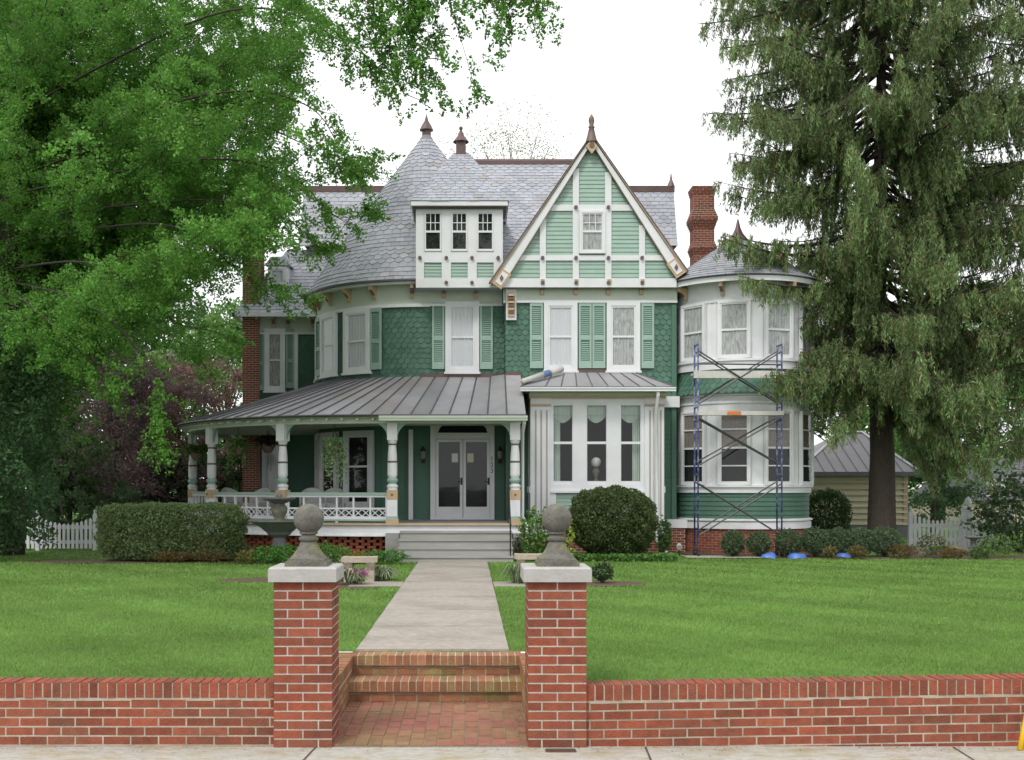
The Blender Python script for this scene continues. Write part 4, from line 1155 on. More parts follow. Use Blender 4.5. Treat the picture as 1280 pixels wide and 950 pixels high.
# gate piers
def pier(x0, px_c, lb, rot, tint):
    x1 = x0 + .425; y0 = 8.15; y1 = y0 + .425
    t = thing('gate_pier', ((x0 + x1) / 2, (y0 + y1) / 2, SWZ), lb, 'pier')
    mb = MB(); mb.box(x0 + .0025, x1 - .0025, y0 + .0025, y1 - .0025, SWZ - .05, .866, 1)
    H = .0674; n = 18; S = .425
    cuts = [[0, .5, 1], [0, .235, .765, 1]]
    for k in range(n):
        z = SWZ + k * H; cc = cuts[(n - 1 - k) % 2]
        for i in range(len(cc) - 1):
            for jn in range(len(cc) - 1):
                a, b = x0 + cc[i] * S, x0 + cc[i + 1] * S; c, d = y0 + cc[jn] * S, y0 + cc[jn + 1] * S
                j = .0056; q = random.uniform(-.0015, .0015)
                mb.box(a + (j if i else q), b - (j if i < len(cc) - 2 else q), c + (j if jn else q), d - (j if jn < len(cc) - 2 else q), z, z + H - .0112, 0, brick_col())
    mb.build('shaft', [M['brick'], M['mortar']], t)
    mb = MB(); o = .035; zc0, zc1 = .866, .972; ch = .012
    a, b, c, d = x0 - o, x1 + o, y0 - o, y1 + o
    mb.box(a, b, c, d, zc0, zc1 - ch)
    mb.hexa([(a, c, zc1 - ch), (b, c, zc1 - ch), (b, d, zc1 - ch), (a, d, zc1 - ch), (a + ch, c + ch, zc1), (b - ch, c + ch, zc1), (b - ch, d - ch, zc1), (a + ch, d - ch, zc1)])
    mb.build('cap', M['limestone'], t)
    xm, ym = (x0 + x1) / 2 + .012, (y0 + y1) / 2
    mb = MB(); z = zc1
    def sq(pr):
        for i in range(len(pr) - 1):
            (r0, z0), (r1, z1) = pr[i], pr[i + 1]
            A = [(xm + s * r0, ym + q * r0, z0) for s, q in ((-1, -1), (1, -1), (1, 1), (-1, 1))]
            Bq = [(xm + s * r1, ym + q * r1, z1) for s, q in ((-1, -1), (1, -1), (1, 1), (-1, 1))]
            mb.hexa(A + Bq)
    sq([(.155, z), (.155, z + .035)]); sq([(.140, z + .035), (.135, z + .055)])
    mb.lathe(xm, ym, [(.135, z + .055), (.125, z + .07), (.100, z + .10), (.078, z + .135), (.064, z + .165), (.056, z + .18), (.072, z + .188), (.074, z + .205), (.058, z + .214), (.052, z + .228), (.068, z + .236), (.068, z + .25), (.05, z + .26)], 24)
    mb.build('finial_base', M['oldstone'], t)
    mb = MB(); mb.sphere(xm, ym, z + .345, .113, 32, 20); mb.build('ball', M['oldstone'], t, smooth=True)
pier(-1.42, 382, 'left brick gate pier with limestone cap and mossy stone ball finial', 0, 1)
pier(.432, 697, 'right brick gate pier with limestone cap, dark stains and weathered ball finial', 0, 1)

# ------------------------------------------------------------------ garden beds
def blob_sheet(name, cxy, rx, ry, m, dz=.012, n=24, wob=.12, kind='structure'):
    mb = MB(); pts = []
    for k in range(n):
        a = 2 * PI * k / n; r = 1 + wob * math.sin(3 * a + cxy[0]) + wob * .6 * math.sin(5 * a)
        x, y = cxy[0] + rx * r * math.cos(a), cxy[1] + ry * r * math.sin(a)
        pts.append((x, y, gz(y) + dz))
    mb.poly(pts); o = mb.build(name, m); o['kind'] = kind; return o
BEDS = []
def bed(cxy, rx, ry): blob_sheet('mulch_bed', cxy, rx, ry, M['mulch']); BEDS.append((cxy[0], cxy[1], rx, ry))
bed((-2.05, 18.1), .75, 1.0); bed((1.95, 18.3), .95, .75); bed((-3.5, 19.0), .8, .5)
bed((-4.6, 24.6), 3.2, .55); bed((12.0, 26.0), 6.2, .75); bed((-7.5, 24.5), 2.2, .9)
bed((2.8, 25.4), 1.9, .8)
sheet('mulch_bed', [(5.2, 25.9, gz(25) + .014), (9.2, 25.9, gz(25) + .014), (9.2, 28, gz(25) + .014), (5.2, 28, gz(25) + .014)], M['mulch'])
sheet('gravel_strip', [(5.0, 25.55, gz(25) + .02), (6.9, 25.5, gz(25) + .02), (6.9, 26.3, gz(25) + .02), (5.0, 26.4, gz(25) + .02)], M['gravel'])

# ------------------------------------------------------------------ grass blades (beyond counting)
def grass():
    parts, cols = [], []
    for y0, y1, dens, h, w in ((8.40, 11.5, 4200, .045, .0040), (11.5, 15, 2000, .048, .006), (15, 19.5, 1000, .05, .009), (19.5, 25.8, 520, .052, .013), (25.8, 36, 110, .06, .02)):
        hw0 = .64 * y1 + 2.6
        n = int(dens * (y1 - y0) * 2 * hw0)
        x = RNG.uniform(-hw0 - .3, hw0 + .3, n); y = RNG.uniform(y0, y1, n)
        keep = ~((x > -1.27) & (x < .68) & (y < 10.4)) & ~((x > -1.06 - .003 * (y - 10.3) + RNG.normal(0, .012, n)) & (x < .385 + .002 * (y - 10.3) + RNG.normal(0, .012, n)) & (y < 24.3)) & ~((x > -1.9) & (x < 1.25) & (y > 17.6) & (y < 18.52))
        for bx_, by_, rx, ry in BEDS: keep &= (((x - bx_) / rx) ** 2 + ((y - by_) / ry) ** 2) > .95
        keep &= ~((x > -1.9) & (x < 1.3) & (y > 24.1)) & ~((x > 5.0) & (x < 9.2) & (y > 25.5) & (y < 31.5)) & ~((np.hypot(x + 1.75, y - 31.5) < 6.1)) & ~((x > -7) & (x < 9) & (y > 25.9))
        keep &= np.abs(x) < (.62 * y + 2.6)
        x, y = x[keep], y[keep]; n = len(x)
        z = np.array([0.05]) - .0082 * (np.clip(y, 8.4, 25.5) - 8.4)
        # mown in stripes: the mower lays the blades one way, then the other
        st_ = np.sign(np.sin((x * .80 + y * .60) * 2 * PI / 1.3))
        ang = RNG.uniform(0, 2 * PI, n)
        lean = np.stack([np.cos(ang) * .6 + .2 * st_ * .5, np.sin(ang) * .6 + .2 * st_, np.ones(n) * 1.0], 1)
        hh = (h * RNG.uniform(.5, .95, n))[:, None]
        T = unit(lean) * hh
        a2 = RNG.uniform(0, PI, n); wv = np.stack([np.cos(a2), np.sin(a2), np.zeros(n)], 1) * w * RNG.uniform(.7, 1.2, (n, 1))
        b = np.stack([x, y, z], 1)
        parts.append(np.stack([b - wv, b + wv, b + T], 1))
        patch = .5 + .5 * np.sin(x * 1.3 + 1.7 * np.sin(y * .9)) * np.sin(y * 1.1 + x * .4)
        c = jit_cols(n, (1.02, 1.02, 1.02), .16, .06) * (0.86 + .30 * patch[:, None])
        dry = RNG.random(n) < .04; c[dry] = np.array([1.5, 1.1, .9])
        cols.append(np.clip(c, 0, 2))
    o = np_mesh('grass', np.concatenate(parts), np.concatenate(cols), [M['blade']]); tag(o, 'short mown green grass of the front lawn', 'grass', kind='stuff')
grass()

# dry bits blown against the wall and along the paving edges
def litter():
    n = 1500
    x = np.concatenate([RNG.uniform(-5.2, 5.2, 1000), RNG.uniform(-1.0, .42, 500)])
    y = np.concatenate([8.15 - np.abs(RNG.normal(0, .10, 1000)), RNG.uniform(8.2, 9.8, 500)])
    k = (RNG.random(n) < .5 + .5 * np.sin(x * 3.1) * np.sin(x * 1.3 + 1)) | (y > 8.16)
    x, y = x[k], y[k]; n = len(x)
    edge = y > 8.16; x[edge] = np.where(RNG.random(edge.sum()) < .6, np.where(RNG.random(edge.sum()) < .5, -1.02 + np.abs(RNG.normal(0, .06, edge.sum())), .43 - np.abs(RNG.normal(0, .06, edge.sum()))), x[edge])
    P = np.stack([x, y, np.where(y > 8.16, SWZ + .022, SWZ + .007)], 1)
    V = leaf_quads(P, .008, 6.0, .6); c = jit_cols(n, (.30, .22, .10), .4, .2)
    o = np_mesh('leaf_litter', V, c, [M['leaf']]); tag(o, 'dry brown bits scattered on the sidewalk along the brick wall', 'litter', kind='stuff')
litter()
# ------------------------------------------------------------------ garden ornaments and odd things
def fountain():
    x, y = mx(349, 23.9), 23.9; g = gz(y)
    t = thing('fountain', (x, y, g), 'tall two tiered dark grey stone fountain on the lawn before the porch', 'fountain')
    Zf = lambda p: mz(p, y)
    mb = MB(); mb.lathe(x, y, [(.30, g - .02), (.30, g + .12), (.22, g + .16), (.17, g + .3), (.13, Zf(672)), (.24, Zf(668)), (.29, Zf(664)), (.22, Zf(660))], 20); mb.build('pedestal', M['darkstone'], t, smooth=False)
    mb = MB(); mb.lathe(x, y, [(.16, Zf(668)), (.30, Zf(664)), (.42, Zf(658)), (.60, Zf(652.5)), (.66, Zf(651)), (.65, Zf(650)), (.60, Zf(650.5)), (.40, Zf(655)), (.1, Zf(657))], 28); mb.build('lower_bowl', M['darkstone'], t, smooth=True)
    mb = MB(); mb.lathe(x, y, [(.13, Zf(655)), (.11, Zf(648)), (.13, Zf(645)), (.17, Zf(640)), (.18, Zf(635)), (.12, Zf(630)), (.10, Zf(628))], 16); mb.build('stem', M['oldstone'], t, smooth=True)
    mb = MB(); mb.lathe(x, y, [(.10, Zf(630)), (.22, Zf(627)), (.34, Zf(624)), (.37, Zf(622.5)), (.35, Zf(622)), (.2, Zf(624)), (.07, Zf(625))], 24); mb.build('upper_bowl', M['darkstone'], t, smooth=True)
    mb = MB(); mb.lathe(x, y, [(.05, Zf(625)), (.07, Zf(620)), (.04, Zf(617)), (.001, Zf(614))], 10); mb.build('finial', M['darkstone'], t, smooth=True)
fountain()

def bench(x, y, w, lb, mirror=1):
    g = gz(y); t = thing('stone_bench', (x, y, g), lb, 'bench')
    mb = MB(); n = 9; zt = g + .42; top, bot = [], []
    r = .5
    out = []
    for k in range(n): a = -.55 + 1.1 * k / (n - 1); out.append((w * math.sin(a) / math.sin(.55) * .5, -.22 + .10 * (1 - math.cos(a)) / (1 - math.cos(.55))))
    pts = [(p[0], p[1]) for p in out] + [(p[0] * .94, p[1] + .36) for p in out[::-1]]
    up = [(x + a * mirror, y + b, zt) for a, b in pts]; lo = [(x + a * mirror, y + b, zt - .085) for a, b in pts]
    mb.poly(up); mb.poly(lo[::-1])
    for i in range(len(pts)): j = (i + 1) % len(pts); mb.poly([lo[i], lo[j], up[j], up[i]])
    mb.build('seat', M['benchstone'], t)
    for s in (-1, 1):
        mb = MB(); xx = x + s * w * .30
        for (z0, z1, h0, h1) in ((g - .02, g + .07, .20, .17), (g + .07, g + .20, .15, .11), (g + .20, g + .335, .11, .18)):
            mb.hexa([(xx - .07, y - h0, z0), (xx + .07, y - h0, z0), (xx + .07, y + h0, z0), (xx - .07, y + h0, z0), (xx - .07, y - h1, z1), (xx + .07, y - h1, z1), (xx + .07, y + h1, z1), (xx - .07, y + h1, z1)])
        mb.build('leg', M['benchstone'], t)
bench(mx(449, 18.6), 18.7, .60, 'weathered stone bench beside the walk on its left, half behind pale grass tufts')
bench(mx(664, 19.6), 19.6, .60, 'stone bench on the right of the walk, mostly behind the right gate pier', -1)

# scaffold
def scaffold():
    xa, xb, ya, yb = mx(871, 26.4), mx(975, 26.4), 26.25, 26.66; g = gz(26)
    t = thing('scaffold', ((xa + xb) / 2, ya, g), 'tall blue tube scaffold with planks standing before the round bay', 'scaffold')
    levels = [g + .12, g + 1.68, g + 3.26, 4.95]
    for x in (xa, xb):
        mb = MB()
        for y in (ya, yb): mb.tube([(x, y, g + .12), (x, y, levels[3] - (.1 if x == xb else 0))], .021, 8)
        for k in range(3):
            z0, z1 = levels[k], levels[k + 1]
            mb.tube([(x, ya, z1 - .06), (x, yb, z1 - .06)], .02, 6); mb.tube([(x, ya, z0 + .25), (x, yb, z0 + .25)], .018, 6)
            for q in (.35, .7): mb.tube([(x, ya, z0 + (z1 - z0) * q), (x, yb, z0 + (z1 - z0) * q)], .010, 6)
        mb.build('end_frame', M['blue'], t, smooth=True)
        for y in (ya, yb):
            mb = MB(); mb.tube([(x - .025, y, g + .065), (x + .025, y, g + .065)], .065, 12); mb.box(x - .035, x + .035, y - .03, y + .03, g + .06, g + .17); mb.build('castor', M['black'], t)
    def brace(z0, z1, y):
        for a, b in ((z0, z1), (z1, z0)):
            mb = MB(); mb.tube([(xa + .02, y + (.012 if a < b else -.012), a), (xb - .02, y + (.012 if a < b else -.012), b)], .019, 6); mb.build('cross_brace', M['steel'], t)
    for k, (z0, z1) in enumerate(((g + .5, 1.62), (2.06, 3.16), (3.50, 4.72))):
        brace(z0, z1, ya - .03); brace(z0 + .06, z1 + .04, yb + .03)
    for z, q in ((4.20, 0), (3.27, 1)):
        mb = MB()
        if q == 0:
            mb.box(xa - .1, xb + .1, ya - .02, ya + .05, z - .10, z + .07); mb.box(xa - .1, xb + .1, ya + .05, yb - .05, z - .03, z + .03)
        else:
            mb.box(xa - .02, xb + .05, ya - .02, ya + .04, z - .04, z + .06); mb.box(xa + .68, xa + 1.0, ya - .028, ya - .021, z - .03, z + .05, 1); mb.box(xa - .02, xb + .05, ya + .04, yb - .1, z - .03, z + .02)
        mb.build('plank', [M['plank'], M['orange']], t)
    mb = MB(); mb.tube([(xa, ya - .03, 4.43), (xb, ya - .03, 4.41)], .019, 6); mb.build('guard_rail', M['steel'], t)
scaffold()

# rolled tube lying on the bay roof
t0, t1 = Vector((mx(652, 26.7), 26.62, mz(478, 26.7) + .01)), Vector((mx(703, 27.6), 27.65, mz(463.5, 27.6) + .06))
tb = thing('rolled_awning', t0, 'white and blue rolled tube lying on the metal roof of the box bay', 'roll')
L4 = lambda f: t0.lerp(t1, f)
mb = MB(); mb.tube([L4(0), L4(.02), L4(.5)], [.04, .065, .075], 10); mb.tube([L4(.68), L4(.98), L4(1)], [.08, .085, .05], 10); mb.build('roll', M['plank'], tb, smooth=True)
mb = MB(); mb.tube([L4(.5), L4(.52), L4(.66), L4(.68)], [.07, .083, .083, .07], 10, 0); mb.build('wrap', mat('faded_blue', (.12, .19, .34), .6, .2, 8), tb, smooth=True)

# globe lamp inside the box bay
lx, ly = mx(745, 27.35), 27.35
t = thing('globe_lamp', (lx, ly, bz(650)), 'table lamp with frosted globe shade seen through the middle bay window', 'lamp')
mb = MB(); mb.sphere(lx, ly, mz(578, ly), .125, 16, 10); mb.build('shade', M['globe'], t, smooth=True)
mb = MB(); mb.lathe(lx, ly, [(.10, mz(607, ly)), (.05, mz(600, ly)), (.03, mz(597, ly)), (.09, mz(592, ly)), (.09, mz(588, ly)), (.05, mz(585, ly))], 12); mb.build('base', M['oldstone'], t, smooth=True)
t2 = thing('side_table', (lx, ly, bz(655)), 'small dark side table under the globe lamp inside the bay window', 'table')
mb = MB(); mb.box(lx - .3, lx + .3, ly - .2, ly + .2, mz(609.5, ly), mz(607.2, ly)); mb.build('tabletop', M['brown'], t2)
for sx in (-1, 1):
    for sy in (-1, 1):
        mb = MB(); mb.box(lx + sx * .26 - .02, lx + sx * .26 + .02, ly + sy * .16 - .02, ly + sy * .16 + .02, bz(655), mz(609.5, ly)); mb.build('leg', M['brown'], t2)

# wicker chairs on the porch
def wicker(px_, y, rot, lb):
    x = mx(px_, y); t = thing('wicker_chair', (x, y, FLZ), lb, 'chair', 'white wicker chairs on the porch'); z = FLZ
    c, s = math.cos(rot), math.sin(rot)
    T = lambda a, b, q: (x + a * c - b * s, y + a * s + b * c, z + q)
    mb = MB(); mb.hexa([T(-.28, -.27, .34), T(.28, -.27, .34), T(.28, .27, .34), T(-.28, .27, .34), T(-.28, -.27, .43), T(.28, -.27, .43), T(.28, .27, .43), T(-.28, .27, .43)]); mb.build('seat', M['wicker'], t)
    mb = MB(); n = 14
    for i in range(n):
        a0, a1 = PI * (.06 + .88 * i / n), PI * (.06 + .88 * (i + 1) / n)
        h0, h1 = .46 + .22 * math.sin(a0) ** 1.5, .46 + .22 * math.sin(a1) ** 1.5
        A = [T(.33 * math.cos(a), -.05 + .33 * math.sin(a), q) for a, q in ((a0, .1), (a1, .1), (a1, h1 + .1), (a0, h0 + .1))]
        Bq = [T(.29 * math.cos(a), -.05 + .29 * math.sin(a), q) for a, q in ((a0, .1), (a1, .1), (a1, h1 + .1), (a0, h0 + .1))]
        mb.hexa([A[0], A[1], Bq[1], Bq[0], A[3], A[2], Bq[2], Bq[3]])
    mb.tube([T(.33 * math.cos(PI * (.06 + .88 * i / n)), -.05 + .33 * math.sin(PI * (.06 + .88 * i / n)), .57 + .22 * math.sin(PI * (.06 + .88 * i / n)) ** 1.5) for i in range(n + 1)], .025, 6)
    mb.build('backrest', M['wicker'], t)
    for sx in (-1, 1):
        for sy in (-1, 1):
            mb = MB(); mb.tube([T(sx * .25, sy * .24, .34), T(sx * .26, sy * .25, 0)], .025, 6); mb.build('leg', M['wicker'], t)
wicker(292, 28.4, .9, 'white wicker chair near the left end of the porch, turned sideways')
wicker(322, 27.9, -.6, 'white wicker chair behind the fountain, beside the curved railing')
wicker(391, 27.2, .2, 'white wicker chair behind the railing, left one of the close pair')
wicker(414, 27.35, -.25, 'white wicker chair under the trailing hanging basket, right one of the close pair')

# picket fences
def acorn(mb, x, y, z, r):
    mb.lathe(x, y, [(r * .7, z), (r * 1.25, z + r * .3), (r * 1.25, z + r * .7), (r * .6, z + r), (r * 1.1, z + r * 2.0), (r * .85, z + r * 3.2), (r * .2, z + r * 4)], 10)
def picket_fence(xa, xb, y, zb, htop, dip, posts, lb, big=None):
    t = thing('picket_fence', ((xa + xb) / 2, y, zb), lb, 'fence'); mb = MB()
    for i in range(len(posts) - 1):
        a, b = posts[i] + .06, posts[i + 1] - .06; n = max(2, round((b - a) / .115))
        for k in range(n):
            x = a + (b - a) * (k + .5) / n; f = (x - a) / (b - a); h = htop - dip * math.sin(PI * f)
            mb.box(x - .034, x + .034, y - .035, y - .012, zb + .06, zb + h - .04)
            mb.hexa([(x - .034, y - .035, zb + h - .04), (x + .034, y - .035, zb + h - .04), (x + .034, y - .012, zb + h - .04), (x - .034, y - .012, zb + h - .04), (x - .006, y - .03, zb + h), (x + .006, y - .03, zb + h), (x + .006, y - .015, zb + h), (x - .006, y - .015, zb + h)])
        mb.box(a - .06, b + .06, y - .012, y + .028, zb + .18, zb + .27); mb.box(a - .06, b + .06, y - .012, y + .028, zb + .56, zb + .65)
    mb.build('pickets', M['picket'], t)
    for p in posts:
        pm = MB(); h = htop + .06; pm.box(p - .05, p + .05, y - .05, y + .05, zb - .05, zb + h); acorn(pm, p, y, zb + h, .038); pm.build('post', M['picket'], t)
    if big:
        pm = MB(); pm.box(big - .09, big + .09, y - .0, y + .18, zb - .05, zb + .98); pm.box(big - .13, big + .13, y - .04, y + .22, zb + .98, zb + 1.03); acorn(pm, big, y + .09, zb + 1.03, .085); pm.build('corner_post', M['picket'], t)
picket_fence(-13, -9.4, 28.7, gz(28), .86, .16, [mx(-32, 28.7), mx(47, 28.7), mx(119, 28.7)], 'white scalloped picket fence left of the clipped hedge')
picket_fence(11, 13.6, 30.0, gz(28), .92, .17, [mx(1138, 30), mx(1205, 30), mx(1262, 30)], 'white scalloped picket fence with big acorn post right of the shed', big=mx(1212, 30))

# shed
def shed():
    y = 36.0; x0, x1 = mx(1004, y), mx(1133, y); zt = mz(591, y); g = gz(30)
    t = thing('shed', ((x0 + x1) / 2, y, g), 'small beige clapboard shed with grey metal hip roof behind the spruce trunk', 'shed')
    mb = MB(); mb.box(x0, x1, y + .01, y + 4.5, g, zt, 0); f_ = Fr((0, y)); clap_wall(mb, f_, x0, x1, g + .42, zt, 0, e=.19, t=.08)
    mb.fbox(f_, x1 - .12, x1 + .03, g + .4, zt, 0, .06, 1); mb.build('wall', [M['beige'], M['tan']], t)
    mb = MB(); mb.box(x0 - .05, x1 + .05, y - .05, y + 4.5, g - .05, g + .42); mb.build('foundation', M['greyshingle'], t)
    mb = MB(); ex0, ex1, ey = x0 - .3, x1 + .32, y - .3; ze = zt + .02; rx0, rx1, ry, rz = mx(1050, 38.2), mx(1078, 38.2), 38.2, mz(541, 38.2)
    mb.poly([(ex0, ey, ze), (ex1, ey, ze), (rx1, ry, rz), (rx0, ry, rz)]); mb.poly([(ex1, ey, ze), (ex1, y + 4.6, ze), (rx1, ry, rz)]); mb.poly([(ex0, y + 4.6, ze), (ex0, ey, ze), (rx0, ry, rz)])
    mb.poly([(ex1, y + 4.6, ze), (ex0, y + 4.6, ze), (rx0, ry, rz), (rx1, ry, rz)])
    for k in range(11):
        xs = ex0 + (ex1 - ex0) * (k + .5) / 11; f = min(1, (xs - ex0) / (rx0 - ex0), (ex1 - xs) / (ex1 - rx1))
        mb.tube([(xs, ey, ze + .01), (xs, ey + (ry - ey) * f, ze + (rz - ze) * f + .01)], .016, 4, 1)
    for e, r_ in (((ex0, ey, ze + .02), (rx0, ry, rz + .02)), ((ex1, ey, ze + .02), (rx1, ry, rz + .02)), ((rx0, ry, rz + .02), (rx1, ry, rz + .02))): mb.tube([e, r_], .05, 4, 2)
    mb.box(ex0, ex1, ey - .03, ey, ze - .12, ze + .01, 1)
    mb.build('roof', [M['shedroof'], M['seam'], M['aluminium']], t)
shed()
def far_house():
    t = thing('neighbour_house', (mx(1290, 52), 52, gz(50)), 'distant grey shingled house at the right edge behind the spruce branches', 'house')
    y = 52.; x0, x1 = mx(1206, y), mx(1206, y) + 9; g = gz(50); ze, zr = mz(625, y), mz(572, y + 3)
    mb = MB(); mb.box(x0 + .3, x1, y, y + 7, g, ze); mb.build('wall', M['beige'], t)
    mb = MB(); tile_quad(mb, (x0, y - .3, ze), (x1, y - .3, ze), (x1, y + 3.4, zr), (x0 + 1.2, y + 3.4, zr), .25, .4, shape=lambda k: 's', col=lambda: (lambda g: (g, g, g))(random.gauss(1, .1)))
    mb.poly([(x1, y + 7, ze), (x0, y + 7, ze), (x0 + 1.2, y + 3.4, zr), (x1, y + 3.4, zr)]); mb.poly([(x0, y + 7, ze), (x0, y - .3, ze), (x0 + 1.2, y + 3.4, zr)]); mb.build('roof', M['greyshingle'], t)
    mb = MB(); 
    for k in range(2): mb.box(x0 + 1 + 2.5 * k, x0 + 2 + 2.5 * k, y - .04, y, g + .9, g + 2.0)
    mb.build('window', M['white'], t)
far_house()

# bird bath, boulders, tarps, spotlight, pole, iron plate
x, y = mx(1217, 26.2), 26.2; g = gz(25)
t = thing('bird_bath', (x, y, g), 'small dark bird bath in the bed before the right picket fence', 'bird bath')
mb = MB(); mb.lathe(x, y, [(.14, g - .02), (.13, g + .06), (.07, g + .1), (.06, g + .36), (.10, g + .42)], 12); mb.build('pedestal', M['darkstone'], t, smooth=False)
mb = MB(); mb.lathe(x, y, [(.08, g + .41), (.18, g + .44), (.20, g + .48), (.17, g + .48), (.05, g + .45)], 16); mb.build('bowl', M['darkstone'], t, smooth=True)
def boulder(px_, y, r, h, lb):
    mb = MB(); x = mx(px_, y); n = 12; k = 6
    mb.sphere(0, 0, 0, 1, n, k)
    mb.v = [(x + v[0] * r * (1 + .12 * math.sin(7 * v[0] + 3 * v[1] + px_)), y + v[1] * r * .7 * (1 + .1 * math.sin(5 * v[2] + px_)), gz(y) + .02 + v[2] * h * (1 + .12 * math.sin(4 * v[0] + px_))) for v in mb.v]
    o = mb.build('boulder', M['oldstone'], smooth=True); tag(o, lb, 'rock', 'rocks in the right hand bed')
boulder(1149, 26.8, .36, .2, 'broad flat grey rock right of the shrub row, leftmost of three')
boulder(1180, 26.5, .25, .17, 'small rounded grey rock, middle one of three in the right bed')
boulder(1196, 27.0, .38, .22, 'rounded grey rock next to the bird bath')
for px_, y, r, lb in ((961, 25.7, .15, 'bright blue plastic cover on the soil under the third round shrub'), (996, 25.6, .17, 'bright blue plastic cover on the soil right of the scaffold, largest one'), (1054, 25.9, .13, 'small blue plastic cover at the right end, below the shrub row')):
    mb = MB(); x = mx(px_, y); g = gz(y) + .012
    mb.lathe(x, y, [(r * 1.25, g), (r * 1.1, g + .05), (r * .9, g + .085), (r * .5, g + .11), (.01, g + .10)], 14)
    mb.v = [(v[0] + .03 * math.sin(v[1] * 23 + px_), v[1], v[2] + .018 * math.sin(v[0] * 19 + v[1] * 13)) for v in mb.v]
    o = mb.build('plastic_cover', M['tarp'], smooth=True); tag(o, lb, 'cover', 'blue covers under the shrubs')
x, y = mx(849, 26.6), 26.6; g = gz(y)
t = thing('spotlight', (x, y, g), 'small silver garden spotlight before the brick base left of the scaffold', 'spotlight')
mb = MB(); mb.tube([(x, y, g), (x, y, g + .2)], .015, 6); mb.build('stake', M['black'], t)
mb = MB(); mb.tube([(x, y - .06, g + .20), (x, y + .05, g + .26)], [.07, .05], 10); mb.build('head', M['aluminium'], t)
mb = MB(); mb.tube([(3.965, 8.06, SWZ), (4.06, 8.12, SWZ + .31)], .02, 8); mb.tube([(4.06, 8.12, SWZ + .31), (4.16, 8.16, SWZ + .64)], .02, 8); o = mb.build('yellow_pole', M['yellow'], smooth=True); tag(o, 'yellow pole leaning on the front wall at the right edge', 'pole')
mb = MB(); mb.box(.56, .76, 8.02, 8.06, SWZ, SWZ + .014); mb.box(.55, .77, 8.0, 8.08, SWZ, SWZ + .006); o = mb.build('iron_cover', M['rust']); tag(o, 'thin rusty iron strip in the sidewalk before the right pier', 'drain cover')
# ------------------------------------------------------------------ plants
def ell_points(n, c, r, shell=.0, top=False):
    d = unit(RNG.normal(size=(n, 3))); 
    if top: d[:, 2] = np.abs(d[:, 2])
    q = (RNG.uniform(shell, 1, n) ** (1 / 3))[:, None]
    return np.array(c) + d * q * np.array(r)
def bush(name, x, y, rx, ry, h, n, size, base, lb, cat='shrub', group=None, lumps=.10, up=.6, stem=True, box=False, pw=2.0, zb=None, bloom=None):
    g = gz(y) if zb is None else zb
    t = thing(name, (x, y, g), lb, cat, group)
    d = unit(RNG.normal(size=(n, 3)))
    stray = RNG.random(n) < .035
    if pw != 2.0:
        k = (np.abs(d) ** pw).sum(1) ** (-1 / pw); d = d * k[:, None]
    lump = 1 + lumps * np.sin(d[:, 0] * 7 + 3 * d[:, 1] + x) * np.sin(d[:, 2] * 6 + y) + lumps * .6 * np.sin(d[:, 0] * 15 + d[:, 2] * 13)
    q = (RNG.uniform(.55, 1.0, n) ** .5) * lump
    q = np.where(stray, q * RNG.uniform(1.0, 1.0 + min(.14, .10 / max(.1, h)), n), q)
    P = np.stack([x + d[:, 0] * q * rx, y + d[:, 1] * q * ry, g + .05 + h * .5 + d[:, 2] * q * h * .5], 1)
    P = P[P[:, 2] > g + .02]
    V = leaf_quads(P, size, up)
    cc = jit_cols(len(P), base, .28, .12)
    if bloom is not None: k = RNG.random(len(P)) < .05; cc[k] = np.array(bloom)
    np_mesh('foliage', V, cc, [M['leaf']], t)
    if stem:
        mb = MB()
        for k in range(6):
            a = k * 1.05; mb.tube([(x + .04 * math.cos(a) * rx, y + .04 * math.sin(a), g - .02), (x + .35 * rx * math.cos(a), y + .35 * ry * math.sin(a), g + h * .55)], [.025 * h + .008, .008], 5)
        mb.build('stem', M['bark'], t)
    return t

# clipped hedge (one long block)
hx0, hx1 = mx(119, 24.3), mx(300, 24.3)
bush('hedge', (hx0 + hx1) / 2, 24.75, (hx1 - hx0) / 2, .72, 1.22, 36000, .030, (.165, .235, .095), 'long clipped dark green hedge left of the porch', 'hedge', lumps=.035, pw=7.0, up=.4)
bush('boxwood', mx(765, 25.2), 25.2, 1.0, .95, 1.60, 32000, .032, (.095, .135, .048), 'large rounded dark green bush in front of the box bay', lumps=.05, pw=2.4)
for i, (p, y, r, h, lb) in enumerate(((916, 26.0, .27, .58, 'small round shrub by the foot of the scaffold, leftmost of the row'), (948, 26.0, .28, .56, 'second small round shrub of the row, under the scaffold planks'), (986, 25.95, .31, .60, 'third round shrub of the row, behind the large blue cover'),
        (1020, 26.0, .36, .64, 'fourth shrub of the row at the right corner of the round bay'), (1048, 26.1, .36, .64, 'fifth shrub of the row, before the tall shrub by the shed'), (1077, 26.1, .38, .64, 'sixth shrub of the row, left of the spruce trunk'), (1106, 26.2, .40, .66, 'last and widest shrub of the row, below the spruce trunk'))):
    bush('round_shrub', mx(p, y), y, r, r, h, 3400, .024, (.11, .175, .085), lb, group='row of small shrubs before the round bay', lumps=.14)
bush('tall_shrub', mx(1034, 31.5), 31.5, .60, .55, 1.50, 7000, .04, (.065, .12, .04), 'upright dark shrub between the round bay and the shed', lumps=.10, pw=3)
bush('low_shrub', mx(753, 18.3), 18.3, .18, .17, .28, 900, .022, (.05, .085, .040), 'tiny shrub alone in the mulch patch right of the right pier', lumps=.2)
bush('yellow_shrub', mx(676, 24.3), 24.3, .42, .35, 1.05, 1700, .045, (.14, .26, .06), 'loose light green shrub right of the porch steps', lumps=.25, up=.9)
